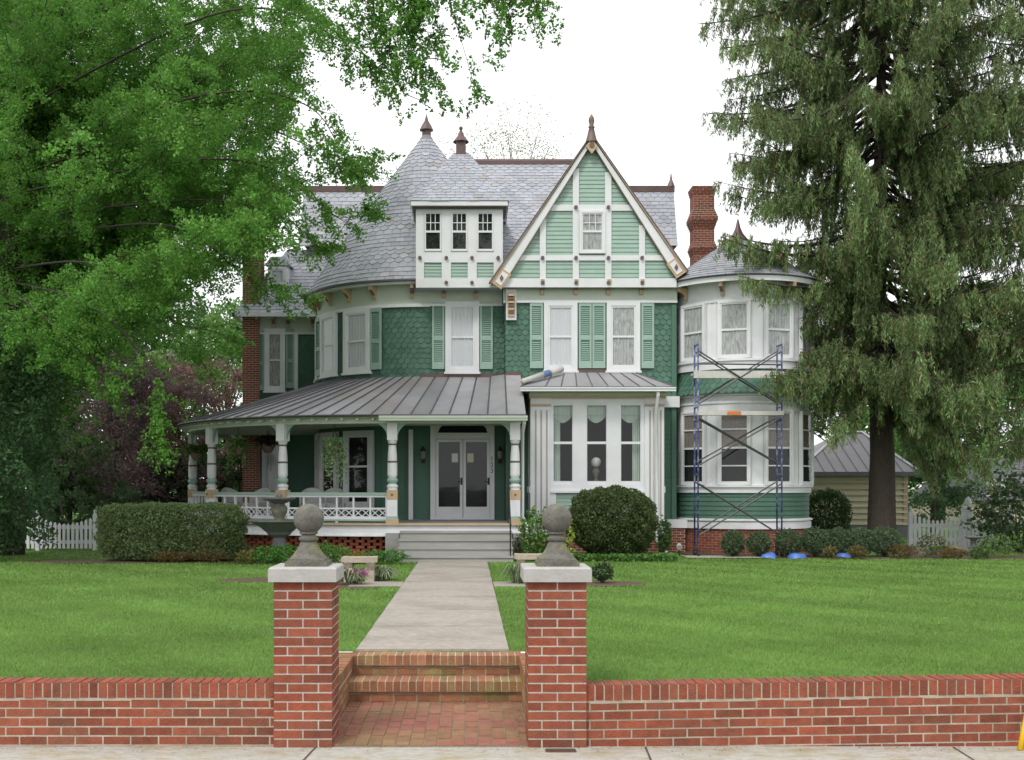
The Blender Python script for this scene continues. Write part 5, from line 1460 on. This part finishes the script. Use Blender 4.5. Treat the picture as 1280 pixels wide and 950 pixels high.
bush('golden_shrub', mx(706, 24.0), 24.0, .22, .22, .95, 260, .045, (.36, .46, .08), 'yellow green leafy sprig between the right pier and the round bush', lumps=.3, up=.9)
bush('climber', mx(830, 26.6), 26.55, .16, .14, .85, 700, .04, (.09, .17, .05), 'small leafy climber beside the downspout of the box bay', lumps=.2)
bush('step_climber', mx(650, 25.1), 25.1, .12, .1, .55, 260, .03, (.09, .15, .05), 'thin green climber on the pier beside the porch steps', lumps=.2)
# flower bed in front of the porch
specs = [(310, .26, .24, (.14, .13, .04), 'low orange tinged clump right of the hedge, leftmost in the porch bed'), (334, .38, .34, (.06, .17, .03), 'bright green bushy perennial left of the fountain foot'), (356, .34, .36, (.07, .18, .03), 'bright green perennial behind the fountain foot'),
         (404, .30, .40, (.07, .17, .035), 'tall green perennial right of the left pier finial'), (424, .30, .32, (.10, .18, .05), 'pale green perennial below the pierced brick skirt'), (446, .26, .22, (.19, .14, .04), 'small rust coloured clump in the middle of the porch bed'), (466, .28, .24, (.08, .17, .04), 'small green clump near the step pier in the porch bed'), (489, .34, .26, (.06, .16, .035), 'low green mound at the foot of the porch steps')]
for p, r, h, c, lb in specs: bush('perennial', mx(p, 23.4), 23.4 + random.uniform(-.1, .1), r, .26, h, 900, .026, tuple(1.6 * q for q in c), lb, 'plant', 'perennials in the porch bed', lumps=.25, up=.8, stem=False)
for p, h, c, lb in ((216, .2, (.16, .11, .04), 'low rusty groundcover clump under the left half of the hedge'), (262, .22, (.17, .12, .045), 'low rusty groundcover clump under the right end of the hedge')):
    bush('groundcover_clump', mx(p, 23.85), 23.85, .45, .16, h, 600, .025, c, lb, 'plant', lumps=.25, stem=False)
# right-hand bed
for p, y, r, h, c, lb in ((1166, 25.8, .36, .5, (.11, .13, .04), 'olive bush before the middle of the right picket fence'), (1130, 25.5, .3, .28, (.17, .12, .05), 'low rust coloured plant left of the broad grey rock'), (1190, 25.4, .3, .2, (.16, .12, .04), 'low rust coloured plant before the bird bath'), (1250, 25.7, .5, .5, (.12, .22, .05), 'light green leafy plant right of the bird bath'), (1072, 25.3, .2, .25, (.18, .15, .06), 'dry tan plant at the right end of the shrub row'),
                          (1038, 25.35, .13, .24, (.18, .16, .06), 'thin dry tan tuft before the fifth shrub'), (1225, 25.2, .25, .22, (.10, .17, .05), 'small green plant at the foot of the bird bath')):
    bush('bed_plant', mx(p, y), y, r, .25, h, 700, .028, c, lb, 'plant', 'plants in the right hand bed', lumps=.3, stem=False)
t = bush('rhododendron', mx(1272, 28), 28.0, 1.05, .9, 1.9, 4200, .06, (.085, .14, .065), 'big loose dark leaved bush with pale blooms at the right edge', lumps=.25, bloom=(.66, .58, .58))
# ivy under the box bay
n = 5200; P = np.stack([RNG.uniform(mx(700, 24.3), mx(835, 25.4), n), RNG.uniform(24.2, 25.1, n), gz(25) + RNG.uniform(.02, .17, n)], 1)
o = np_mesh('ivy', leaf_quads(P, .035, 1.2, .9), jit_cols(n, (.13, .27, .065), .3, .1), [M['leaf']]); tag(o, 'light green ivy carpeting the ground under the round bush', 'ground cover', kind='stuff')
# strap-leaved tufts beside the walk
def tuft(px_, y, r, h, n, lb, pink=0):
    x = mx(px_, y); g = gz(y); t = thing('grass_tuft', (x, y, g), lb, 'plant', 'variegated tufts beside the walk'); V, c = [], []
    for i in range(n):
        a = random.uniform(0, 2 * PI); q = random.uniform(.2, 1) * r; b = Vector((x + random.gauss(0, .05), y + random.gauss(0, .05), g)); d = Vector((math.cos(a), math.sin(a), 0)); w = Vector((-d.y, d.x, 0)) * .009
        m_ = b + d * q * .5 + Vector((0, 0, h * random.uniform(.7, 1.1))); e = b + d * q * 1.15 + Vector((0, 0, h * random.uniform(.2, .55)))
        V.append([b - w, b + w, m_ + w, m_ - w]); V.append([m_ - w, m_ + w, e + w * .3, e - w * .3]); k = random.random()
        cc = (.46, .46, .34) if k < .35 else (.12, .19, .08); c += [cc, cc]
    np_mesh('blades', np.array([[tuple(q) for q in f] for f in V]), np.array(c), [M['leaf']], t)
    if pink:
        P = ell_points(60, (x + .12, y - .12, g + .2), (.16, .08, .09)); np_mesh('flowers', leaf_quads(P, .025, .3, 1.), jit_cols(60, (.55, .08, .38), .2, .1), [M['leaf']], t)
tuft(441, 18.05, .36, .26, 170, 'pale striped grass tuft with pink flowers before the left stone bench', 1)
tuft(479, 18.9, .36, .24, 150, 'pale striped grass tuft right of the left stone bench')
tuft(426, 18.8, .26, .30, 90, 'pale striped grass tuft half hidden behind the left pier')
tuft(648, 18.2, .30, .30, 150, 'pale striped grass tuft beside the walk, touching the right pier')

# hanging baskets
def basket(px_, y, ztop, zb, r, n, base, lb, trail=.5, drop=.35):
    x = mx(px_, y); t = thing('hanging_basket', (x, y, zb), lb, 'hanging plant', 'hanging baskets on the porch')
    mb = MB(); mb.lathe(x, y, [(.08, zb - .02), (.14, zb + .06), (.17, zb + .16), (.15, zb + .16)], 12); mb.build('pot', M['brown'], t)
    mb = MB()
    for k in range(3): a = k * 2.1; mb.tube([(x + .15 * math.cos(a), y + .15 * math.sin(a), zb + .15), (x, y, zb + .55)], .006, 4)
    mb.tube([(x, y, zb + .55), (x, y, ztop)], .006, 4); mb.build('chain', M['black'], t)
    P = []
    m = int(n / 14)
    for i in range(m):
        a = random.uniform(0, 2 * PI); q = r * random.uniform(.4, 1.0); dr = drop * random.uniform(.2, 1) * (1 if random.random() < trail else .3)
        for k in range(14):
            f = k / 13; P.append((x + q * f ** .7 * math.cos(a), y + q * f ** .7 * math.sin(a), zb + .17 + .22 * math.sin(PI * min(1, f * 1.2) * .75) - dr * f * f * 1.6))
    P = np.array(P) + RNG.normal(0, .02, (len(P), 3)); np_mesh('fern', leaf_quads(P, .042, .4, .5), jit_cols(len(P), base, .3, .12), [M['leaf']], t)
basket(418, 26.1, 3.0, 2.34, .36, 1600, (.32, .46, .22), 'pale trailing plant hanging between the two front left porch posts', 1.0, .70)
basket(246, 28.9, 3.0, 2.25, .46, 1400, (.09, .18, .05), 'dark fern basket hanging at the far left porch post', .5, .3)
basket(298, 27.5, 3.0, 2.35, .40, 1300, (.16, .25, .08), 'light green fern hanging left of the brick chimney wall', .6, .55)
basket(335, 28.3, 3.0, 2.42, .36, 1100, (.055, .03, .035), 'dark red leaved basket hanging above the wing window', .3, .15)

# ------------------------------------------------------------------ trees
def tree_parts(t, V, cols, mb, crown='crown', mt='leaf', bark='bark'):
    np_mesh(crown, V, cols, [M[mt]], t); mb.build('trunk', M[bark], t, smooth=True)

def generic_tree(x, y, h, r, z0, n, size, base, lb, name='tree', lumps=9, trunk=.18, group=None, var=.25, loose=.0, cat='tree', squash=1.0, stems=1):
    g = gz(y); t = thing(name, (x, y, g), lb, cat, group); mb = MB()
    pts = []
    for s in range(stems):
        dx_ = (s - (stems - 1) / 2) * .35
        mb.tube([(x + dx_, y, g - .1), (x + dx_ * 1.6 + .1, y, g + (h - z0) * .3 + z0), (x + dx_ * 3, y, g + h * .85)], [trunk, trunk * .7, .03], 8)
    cen = []
    for i in range(lumps):
        a = random.uniform(0, 2 * PI); q = random.uniform(.25, .95); zz = z0 + (h - z0) * random.uniform(.12, .93)
        prof_ = math.sin(PI * min(1, max(.12, (zz - z0) / (h - z0) * .9 + .1))) ** .6
        c = np.array((x + r * q * prof_ * math.cos(a), y + r * q * prof_ * math.sin(a), g + zz)); rr = r * random.uniform(.30, .52)
        mb.tube([(x, y, g + z0 + (zz - z0) * .55), tuple(c)], [trunk * .25, .012], 5)
        m = int(n / lumps); sub = max(4, m // 45)
        sc = ell_points(sub, c, (rr, rr, rr * .75 * squash), .3)
        idx = RNG.integers(0, sub, m); pts.append(sc[idx] + RNG.normal(0, 1, (m, 3)) * np.array([.16, .16, .10]) * rr * (.9 + loose))
    P = np.concatenate(pts)
    tree_parts(t, leaf_quads(P, size, .6), jit_cols(len(P), base, var, .12), mb)
    return t

# big shade tree at the left: limbs and drooping sprays
def shade_tree():
    tx, ty = -11.1, 27.0; g = gz(ty)
    t = thing('shade_tree', (tx, ty, g), 'huge leafy shade tree filling the upper left, its branches reaching over the house', 'tree'); mb = MB()
    mb.tube([(tx - .1, ty, g - .1), (tx, ty, 1.2), (tx + .05, ty, 3), (tx - .02, ty, 5.5), (tx + .1, ty, 8), (tx + .2, ty - .1, 11), (tx + .3, ty, 14)], [.48, .38, .34, .31, .27, .2, .1], 12)
    S = []   # spray centre, direction, size, count
    def W(px_, py_, y): y += 3.5; return Vector((mx(px_, y), y, mz(py_, y)))
    def arm(z0, pts, dens=1.0, spread=.55, sp=.5, start=.15, fade=True):
        path = [Vector((tx + .05, ty, z0))] + [W(*p) for p in pts]
        # smooth
        q = []
        for i in range(len(path) - 1):
            p0, p1, p2, p3 = path[max(0, i - 1)], path[i], path[i + 1], path[min(len(path) - 1, i + 2)]
            for k in range(8):
                f = k / 8; q.append(.5 * ((2 * p1) + (p2 - p0) * f + (2 * p0 - 5 * p1 + 4 * p2 - p3) * f * f + (3 * p1 - p0 - 3 * p2 + p3) * f ** 3))
        q.append(path[-1]); L_ = sum((q[i + 1] - q[i]).length for i in range(len(q) - 1))
        rad = [max(.006, .03 * (1 - i / len(q)) ** 1.2 * min(1, L_ / 8)) for i in range(len(q))]
        mb.tube(q, rad, 6)
        n = int(L_ / .22 * dens)
        for i in range(n):
            f = start + (1 - start) * random.random(); k = min(len(q) - 2, int(f * (len(q) - 1))); p = q[k].lerp(q[k + 1], f * (len(q) - 1) - k); d = (q[k + 1] - q[k]).normalized()
            s = spread * ((1.15 - f * .75) if fade else 1)
            off = Vector((random.gauss(0, s), random.gauss(0, s), random.gauss(-.15 * s, s * .8)))
            if random.random() < .12: mb.tube([p, p + off], [.012, .004], 4)
            S.append((p + off, (d * .6 + off.normalized() * .6 + Vector((0, 0, -.35))).normalized(), sp * random.uniform(.6, 1.25)))
    # interior mass, three depths
    poly = [(0, 0), (440, 0), (430, 90), (425, 180), (395, 240), (362, 290), (345, 335), (312, 335), (270, 318), (235, 335), (225, 375), (170, 392), (110, 405), (50, 430), (-90, 430), (-90, 0)]
    def inside(x, y):
        c = False; j = len(poly) - 1
        for i in range(len(poly)):
            if (poly[i][1] > y) != (poly[j][1] > y) and x < (poly[j][0] - poly[i][0]) * (y - poly[i][1]) / (poly[j][1] - poly[i][1]) + poly[i][0]: c = not c
            j = i
        return c
    cnt = 0
    while cnt < 150:
        a, b = (random.uniform(-80, 440), random.uniform(-160, 440)) if cnt < 110 else (random.uniform(240, 420), random.uniform(20, 330))
        if b > 0 and not inside(a, b): continue
        y = random.uniform(16.0, 25.0); cnt += 1
        e = W(a, b, y); s0 = Vector((tx, ty, max(3.0, min(12, e.z - .3 - .25 * (e - Vector((tx, ty, e.z))).length))))
        m_ = s0.lerp(e, .5) + Vector((random.uniform(-.5, .5), random.uniform(-.5, .5), random.uniform(-.3, .5))); pm = (CX + F * m_.x / m_.y, HY - F * (m_.z - EYE) / m_.y, m_.y)
        arm(s0.z, [pm, (a, b, y)], 1.3, .60, .58, .12)
    # outer arms reaching over the house
    arm(9.5, [(250, 120, 18.5), (380, 130, 18), (430, 195, 17.8), (455, 225, 17.8)], 1.1, .42, .42, .3)
    arm(10.5, [(260, 20, 18.5), (400, 30, 18), (440, 70, 17.8), (468, 95, 17.6)], 1.0, .40, .38, .35)
    arm(8.6, [(240, 200, 19), (360, 220, 19), (420, 270, 19), (468, 262, 19)], .9, .36, .36, .35)
    arm(8.0, [(240, 250, 19.5), (350, 270, 19.3), (400, 310, 19.2), (415, 305, 19.2)], .9, .36, .36, .35)
    arm(7.4, [(200, 280, 19.5), (300, 340, 19.6), (345, 372, 19.6), (385, 372, 19.6)], .9, .34, .34, .35)
    arm(9.0, [(250, 150, 20), (380, 180, 20), (420, 215, 20), (480, 200, 20)], .8, .34, .32, .4)
    arm(6.8, [(120, 330, 19), (215, 400, 19), (270, 415, 19), (300, 430, 19)], .9, .34, .36, .3)
    # the lower hanging tail, bright green
    arm(6.5, [(110, 380, 18.5), (180, 450, 18.2), (198, 520, 18.2), (200, 575, 18.2)], 1.0, .26, .34, .45)
    arm(6.3, [(60, 400, 18), (110, 450, 18), (150, 490, 18)], 1.0, .40, .42, .3)
    arm(6.0, [(150, 390, 21), (240, 440, 21), (262, 470, 21)], .9, .35, .36, .35)
    # thin sprays hanging in front of the sky
    top = [(200, -90, 18), (420, -60, 17.2)]
    for tail, dn in (([(560, -45, 17), (640, -15, 17), (690, 18, 17)], .8), ([(490, -25, 17), (505, 20, 17), (490, 45, 17)], 1.0), ([(500, -30, 17), (540, 30, 17), (545, 130, 17)], .75), ([(540, -35, 16.8), (570, 30, 16.8), (598, 128, 16.8)], .6),
                     ([(600, -50, 16.8), (628, 0, 16.8), (640, 60, 16.8)], .9), ([(470, -30, 17.2), (480, 40, 17.2), (505, 120, 17.2)], .8), ([(520, -40, 17), (515, 50, 17), (530, 100, 17)], .8), ([(450, -30, 17.4), (465, 30, 17.4), (488, 135, 17.4)], .45)):
        arm(11.5, top + tail, dn, .22, .30, .62, False)
    C, D, Z = [], [], []
    for p, d, s in S:
        n = int(104 * (s / .5) ** 1.5)
        f = RNG.uniform(-1, 1, n); w = np.sqrt(np.clip(1 - f * f, .05, 1))
        off = np.outer(f * s * .62, np.array(d)) + RNG.normal(0, 1, (n, 3)) * (w * s * .17)[:, None] * np.array([1, 1, .8])
        C.append(np.array(p) + off); D.append(np.repeat(np.array(d)[None], n, 0)); Z.append(np.repeat(np.clip(random.gauss(1, .13), .65, 1.4), n))
    C, D, Z = np.concatenate(C), np.concatenate(D), np.concatenate(Z)
    print('leaves', len(C)); c = jit_cols(len(C), (.138, .31, .055), .22, .12) * Z[:, None]
    np_mesh('crown', leaf_quads(C, .033, .75, .75, D * .4), np.clip(c, 0, .9), [M['leaf']], t); mb.build('trunk', M['bark'], t, smooth=True)
shade_tree()

# spruces with hanging branchlets
def spruce(tx, ty, rbase, h, branches, lb, base, k_den=1.0, bare=(), fork=None):
    g = gz(ty); t = thing('spruce', (tx, ty, g), lb, 'tree'); mb = MB()
    mb.tube([(tx - .03, ty, g - .1), (tx, ty, g + .5), (tx + .02, ty, g + 2.5), (tx - .1, ty, g + 6), (tx, ty, g + h * .7), (tx, ty, g + h)], [rbase * 1.2, rbase, rbase * .85, rbase * .6, rbase * .3, .04], 14)
    if fork: mb.tube([Vector(p) for p in fork], [.22, .2, .17, .12, .06][:len(fork)], 8)
    NC, ND, TW, NB = [], [], [], []
    def hang(p, ln, tone, dirv):
        n = max(4, int(ln * 46 * k_den)); f = RNG.uniform(0, 1, n)
        sw = RNG.normal(0, .05, 3); sw[2] = 0
        base_ = np.array(p)[None] + np.outer(f, np.array([0, 0, -ln])) + np.outer(f ** 1.2, np.array(dirv) * .22 * ln + sw)
        NC.append(base_ + RNG.normal(0, .022, (n, 3))); a = RNG.normal(0, .5, (n, 3)); a[:, 2] -= 1.0; ND.append(a); TW.append(np.full(n, tone)); NB.append(1 - .0 * f)
    for z0, tip, sag, dens, hl in branches:
        p0 = Vector((tx, ty, z0)); p1 = Vector(tip); L_ = (p1 - p0).length; q = []
        for i in range(11):
            f = i / 10; p = p0.lerp(p1, f); p.z += -sag * math.sin(PI * f ** .9) + .0; p.x += .06 * L_ * math.sin(3 * f + z0) * f * (1 - f); q.append(p)
        mb.tube(q, [max(.008, .075 * min(1.3, L_ / 5) * (1 - i / 10.5)) for i in range(11)], 6)
        tone = np.clip(random.gauss(1, .16), .65, 1.45); hd = Vector((p1.x - p0.x, p1.y - p0.y, 0)).normalized(); sd = Vector((-hd.y, hd.x, 0))
        n = int(L_ / .085 * dens)
        for i in range(n):
            f = .22 + .78 * random.random() ** .8; k = min(9, int(f * 10)); p = q[k].lerp(q[k + 1], f * 10 - k)
            hang(p, hl * random.uniform(.35, 1.1) * (.55 + .6 * math.sin(PI * min(1, f * .95))), tone * random.uniform(.8, 1.2), hd)
        for i in range(int(L_ / .30 * dens)):
            f = .25 + .72 * random.random(); k = min(9, int(f * 10)); p = q[k].lerp(q[k + 1], f * 10 - k); s = random.choice((-1, 1)); ll = (.25 + .85 * (1 - f)) * random.uniform(.6, 1.1) * min(1.2, L_ / 4.5)
            e = p + (sd * s * .8 + hd * .75).normalized() * ll + Vector((0, 0, random.uniform(-.12, .10)))
            mb.tube([p, e], [.014, .004], 4)
            tn = tone * random.uniform(.8, 1.25)
            for j in range(int(ll / .075)):
                ff = random.random(); hang(p.lerp(e, ff), hl * random.uniform(.25, .85), tn * random.uniform(.85, 1.15), hd)
    C, D, T_ = np.concatenate(NC), np.concatenate(ND), np.concatenate(TW); n = len(C)
    print('needles', n); A = unit(D) * (.074 * RNG.uniform(.6, 1.3, n))[:, None]; B = np.cross(unit(D), unit(RNG.normal(size=(n, 3)))) * (.0145 * RNG.uniform(.7, 1.3, n))[:, None]
    V = np.stack([C - A, C + B, C + A, C - B], 1)
    c = jit_cols(n, base, .26, .12) * T_[:, None]; br = RNG.random(n) < .13; c[br] = np.array([.19, .13, .065]) * T_[br][:, None]
    np_mesh('crown', V, np.clip(c, 0, .8), [M['needle']], t); mb.build('trunk', M['bark'], t, smooth=True)
    return n
SX, SY = mx(1102, 29), 29.0
def W3(px_, py_, y): return (mx(px_, y), y, mz(py_, y))
br = []; g_ = gz(29)
# measured branch tips along the left outline of the crown
for z0, p in ((15.5, (872, 30, 27.5)), (14.2, (905, 100, 27.0)), (13.0, (912, 150, 27.6)), (12.0, (925, 205, 27.2)), (11.0, (938, 262, 27.6)), (10.0, (985, 240, 26.6)), (8.6, (905, 292, 26.3)), (7.6, (925, 345, 26.0)), (6.2, (1000, 440, 27.0)), (6.0, (955, 470, 25.8)), (5.4, (990, 470, 27.5)), (15.0, (890, 10, 30)), (16.0, (930, -20, 28)), (12.6, (960, 150, 25.5)), (11.5, (955, 200, 30.5)), (9.2, (965, 300, 30.5)), (8.2, (900, 296, 26.0)), (5.8, (962, 462, 25.4)), (5.6, (975, 480, 25.6)), (14.8, (900, 60, 27)), (13.6, (908, 125, 28.5)), (16.6, (880, -10, 27.0)), (10.6, (950, 250, 26.5))):
    br.append((z0, W3(*p), .55, .9, .62))
for z0, p in ((7.2, (1004, 395, 27.2)), (6.6, (1008, 440, 27.0)), (5.6, (1012, 505, 27.0)), (5.2, (1040, 535, 26.6)), (5.4, (1175, 545, 26.8)), (5.0, (1205, 575, 26.6)), (4.8, (1165, 590, 27.6)), (5.2, (1238, 585, 26.2)), (5.8, (1150, 520, 26.0)), (6.4, (1190, 500, 26.0))):
    br.append((z0, W3(*p), .35, 1.2, .85))
for i in range(12):
    z = 4.3 + .1 * i; a = -PI / 2 + random.uniform(-.9, .9); L_ = random.uniform(1.6, 3.2)
    br.append((z, (SX + L_ * math.cos(a), SY + L_ * math.sin(a), g_ + z - random.uniform(.1, .5)), .25, 1.2, .9))
# the rest of the crown all round
for i in range(135):
    z = 5.0 + 12.8 * (i + .5) / 135; a = i * 2.39996 + random.uniform(-.5, .5); L_ = (4.7 + random.uniform(-1.2, .9)) * (1.0 if z < 14 else 1 - (z - 14) * .05)
    if math.cos(a) < -.2: L_ = min(L_, (2.1 if z < 9.3 else 3.9) / -math.cos(a))
    br.append((z, (SX + L_ * math.cos(a) * 1.0, SY + L_ * math.sin(a) * .85, g_ + z + random.uniform(-.9, .3)), random.uniform(.4, .9), 1.0, random.uniform(.5, .85)))
for i in range(66):
    z = 4.9 + 13.2 * (i + .5) / 66; a = -PI / 2 + random.uniform(-1.25, 1.25); L_ = random.uniform(1.6, 4.8) * (1.0 if z < 11 else 1 - (z - 11) * .06)
    if math.cos(a) < -.2 and z < 9.3: L_ = min(L_, 2.1 / -math.cos(a))
    br.append((z, (SX + L_ * math.cos(a), SY + L_ * math.sin(a), g_ + z - random.uniform(.1, 1.2)), random.uniform(.3, .8), 1.25, random.uniform(.7, 1.1)))
for i in range(26):
    z = 6.6 + 5.4 * (i + .5) / 26; a = -PI / 2 + random.uniform(-.6, 1.0); L_ = random.uniform(1.4, 3.6)
    br.append((z, (SX + L_ * math.cos(a), SY + L_ * math.sin(a), g_ + z - random.uniform(.1, .8)), random.uniform(.2, .5), 1.3, random.uniform(.8, 1.1)))
fk = [(SX + .12, SY, 3.2), (SX + .55, SY - .1, 3.45), (SX + .85, SY - .1, 4.0), (SX + 1.1, SY, 5.0), (SX + 1.2, SY, 6.5)]
spruce(SX, SY, .36, 18.5, br, 'tall drooping spruce with forked dark trunk right of the round bay', (.18, .265, .105), fork=fk)
br2 = []
for z0, p in ((11.3, (1195, 145, 25.5)), (9, (1215, 250, 26)), (8, (1190, 300, 26.5)), (7, (1225, 420, 26)), (6.2, (1200, 470, 27)), (5, (1222, 520, 25.6)), (4.6, (1230, 560, 25.8)), (10, (1240, 60, 25)), (13, (1180, 10, 27)), (12, (1215, 100, 28))):
    br2.append((z0, W3(*p), .4, .8, .75))
for i in range(80):
    z = 3.8 + 13.5 * (i + .5) / 80; a = i * 2.39996 + random.uniform(-.5, .5); L_ = 4.6 + random.uniform(-1.2, .8)
    br2.append((z, (16.6 + L_ * math.cos(a), 27.0 + L_ * math.sin(a), z - random.uniform(0, .8)), random.uniform(.4, .8), .8, .7))
spruce(16.6, 27.0, .34, 18, br2, 'second spruce mostly beyond the right edge, its bare limbs reaching in', (.165, .245, .10))

# dark yew at the far left and the trees behind
bush('yew', mx(-38, 24.5), 24.6, 1.75, 1.4, 5.2, 26000, .055, (.085, .17, .07), 'tall dark green evergreen shrub at the left edge under the shade tree', lumps=.2, pw=2.3)
generic_tree(mx(150, 37), 37, 7.0, 3.0, 1.0, 24000, .06, (.175, .125, .125), 'dark purple leaved tree behind the hedge, right of the yew', 'purple_tree', 20, .07, 'purple leaved trees', stems=4)
generic_tree(mx(222, 40), 40, 5.9, 2.6, .9, 20000, .065, (.235, .135, .125), 'reddish purple leaved tree beside the left end of the porch', 'purple_tree', 18, .08, 'purple leaved trees', stems=3)
generic_tree(mx(85, 34), 34, 4.2, 2.2, .6, 6500, .065, (.075, .14, .045), 'low green shrubby tree behind the left picket fence', 'small_tree', 10, .1)
for p_, y_, h_, r_, c_, lb_ in ((40, 33, 2.6, 1.6, (.05, .10, .04), 'dark low bush behind the picket fence, nearest the yew'), (125, 39, 2.2, 2.0, (.055, .10, .045), 'dark low bush under the purple tree, right of the fence post'), (185, 38.5, 2.0, 1.8, (.06, .115, .045), 'dark low bush showing above the middle of the hedge'),
                              (232, 39, 2.1, 1.8, (.045, .09, .035), 'dark low bush just left of the outermost porch post'), (275, 41, 2.6, 2.0, (.06, .12, .04), 'dark green bush seen through the porch left of the brick chimney')):
    generic_tree(mx(p_, y_), y_, h_, r_, .1, 5000, .07, c_, lb_, 'small_tree', 9, .06, 'bushes behind the hedge')
generic_tree(mx(290, 47), 46, 9.2, 3.6, .8, 13000, .10, (.17, .31, .09), 'light green tree behind the house at its left corner', 'backdrop_tree', 16, .2, 'trees behind the house')
generic_tree(mx(205, 52), 52, 11, 5.0, 1, 12000, .12, (.070, .16, .04), 'broad green tree far behind the purple trees', 'backdrop_tree', 18, .25, 'trees behind the house')
generic_tree(mx(60, 48), 48, 12, 6.0, .5, 12000, .13, (.055, .125, .035), 'tall dark green tree at the far left behind the picket fence', 'backdrop_tree', 18, .25, 'trees behind the house')
generic_tree(mx(120, 60), 60, 9.5, 4.5, .2, 14000, .13, (.10, .17, .06), 'mid green tree far behind the gap between yew and purple tree', 'backdrop_tree', 18, .2, 'trees behind the house')
generic_tree(mx(1110, 62), 62, 9.5, 4.6, .2, 12000, .13, (.11, .21, .055), 'mid green tree behind the shed roof, left of the spruce trunk', 'backdrop_tree', 18, .2, 'trees behind the shed')
generic_tree(mx(1215, 64), 64, 9.0, 5.0, .2, 12000, .13, (.14, .24, .07), 'light green tree far behind the right picket fence', 'backdrop_tree', 18, .2, 'trees behind the shed')
generic_tree(mx(75, 31), 31, 1.7, 1.9, .05, 7000, .06, (.06, .115, .045), 'low dark bush right behind the left picket fence', 'small_tree', 10, .05)
generic_tree(mx(300, 36), 36, 3.2, 1.3, .3, 5000, .06, (.055, .115, .04), 'dark bush filling the gap between the porch posts on the left', 'small_tree', 9, .1)
generic_tree(mx(645, 62), 62, 22.2, 4.4, 12, 15000, .05, (.24, .25, .09), 'thin spring leafed tree top showing above the roof ridge', 'spring_tree', 44, .2, loose=1.1)
generic_tree(mx(500, 64), 64, 20.6, 2.6, 13, 1800, .05, (.17, .17, .08), 'sparse twiggy tree top left of the tower finial', 'spring_tree', 14, .2, loose=1.0)
generic_tree(mx(1165, 40), 40, 5.2, 2.0, .2, 11000, .07, (.07, .135, .055), 'dark dense bush between the shed and the grey house', 'small_tree', 14, .12)
generic_tree(mx(1175, 50), 50, 10.5, 4.4, .8, 9000, .12, (.12, .24, .055), 'bright green tree behind the shed', 'backdrop_tree', 18, .25, 'trees behind the shed')
generic_tree(mx(1265, 56), 58, 11.5, 5.0, 1.5, 9000, .13, (.15, .27, .07), 'pale green tree behind the grey house at the right', 'backdrop_tree', 18, .25, 'trees behind the shed')
generic_tree(mx(1060, 54), 54, 10, 3.8, 1, 7000, .12, (.085, .18, .045), 'green tree between the house and the spruce trunk, far back', 'backdrop_tree', 15, .25, 'trees behind the shed')
# ------------------------------------------------------------------ sky, sun, camera
ELEV, ROT = 52.0, -28.0     # sun behind the photographer's left shoulder, behind thin cloud
w = bpy.data.worlds.new('World'); SC.world = w; w.use_nodes = True
nt = w.node_tree; N, L = nt.nodes, nt.links
bg = N['Background']
sky = N.new('ShaderNodeTexSky'); sky.sky_type = 'NISHITA'; sky.sun_disc = False
sky.sun_elevation = R(ELEV); sky.sun_rotation = R(180 + 28); sky.air_density = 1.0; sky.dust_density = 3.0
hs = N.new('ShaderNodeHueSaturation'); hs.inputs['Saturation'].default_value = .25
L.new(sky.outputs[0], hs.inputs['Color'])
tc = N.new('ShaderNodeTexCoord'); nz = N.new('ShaderNodeTexNoise'); nz.inputs['Scale'].default_value = 2.2; nz.inputs['Detail'].default_value = 6
L.new(tc.outputs['Generated'], nz.inputs['Vector'])
mr = N.new('ShaderNodeMapRange'); mr.inputs['From Min'].default_value = .3; mr.inputs['From Max'].default_value = .7; mr.inputs['To Min'].default_value = .72; mr.inputs['To Max'].default_value = .95
L.new(nz.outputs['Fac'], mr.inputs['Value'])
mixc = N.new('ShaderNodeMixRGB'); mixc.inputs['Color2'].default_value = (10.6, 10.7, 10.9, 1)   # bright cloud deck
L.new(mr.outputs[0], mixc.inputs['Fac']); L.new(hs.outputs[0], mixc.inputs['Color1'])
L.new(mixc.outputs[0], bg.inputs['Color']); bg.inputs['Strength'].default_value = .10
sd = bpy.data.lights.new('sun', 'SUN'); sd.energy = 1.3; sd.angle = R(14); sd.color = (1.0, .96, .90)
so = bpy.data.objects.new('sun', sd); COL.objects.link(so)
az = R(-28); d = Vector((math.sin(az) * math.cos(R(ELEV)), -math.cos(az) * math.cos(R(ELEV)), math.sin(R(ELEV))))
so.rotation_euler = d.to_track_quat('Z', 'Y').to_euler(); so.location = d * 60
cam = bpy.data.cameras.new('camera'); co = bpy.data.objects.new('camera', cam); COL.objects.link(co)
co.location = (0, 0, EYE); co.rotation_euler = (PI / 2, 0, 0)
cam.sensor_fit = 'HORIZONTAL'; cam.sensor_width = 36; cam.lens = 36 * F / 1280
cam.shift_x = (640 - CX) / 1280; cam.shift_y = -(475 - HY) / 1280
cam.clip_end = 3000; SC.camera = co
vs = SC.view_settings; vs.view_transform = 'Standard'; vs.look = 'None'; vs.gamma = 1; vs.use_curve_mapping = False; vs.exposure = 0.55
SC.cycles.max_bounces = 6; SC.cycles.diffuse_bounces = 2; SC.cycles.transparent_max_bounces = 12
SC.cycles.use_denoising = True
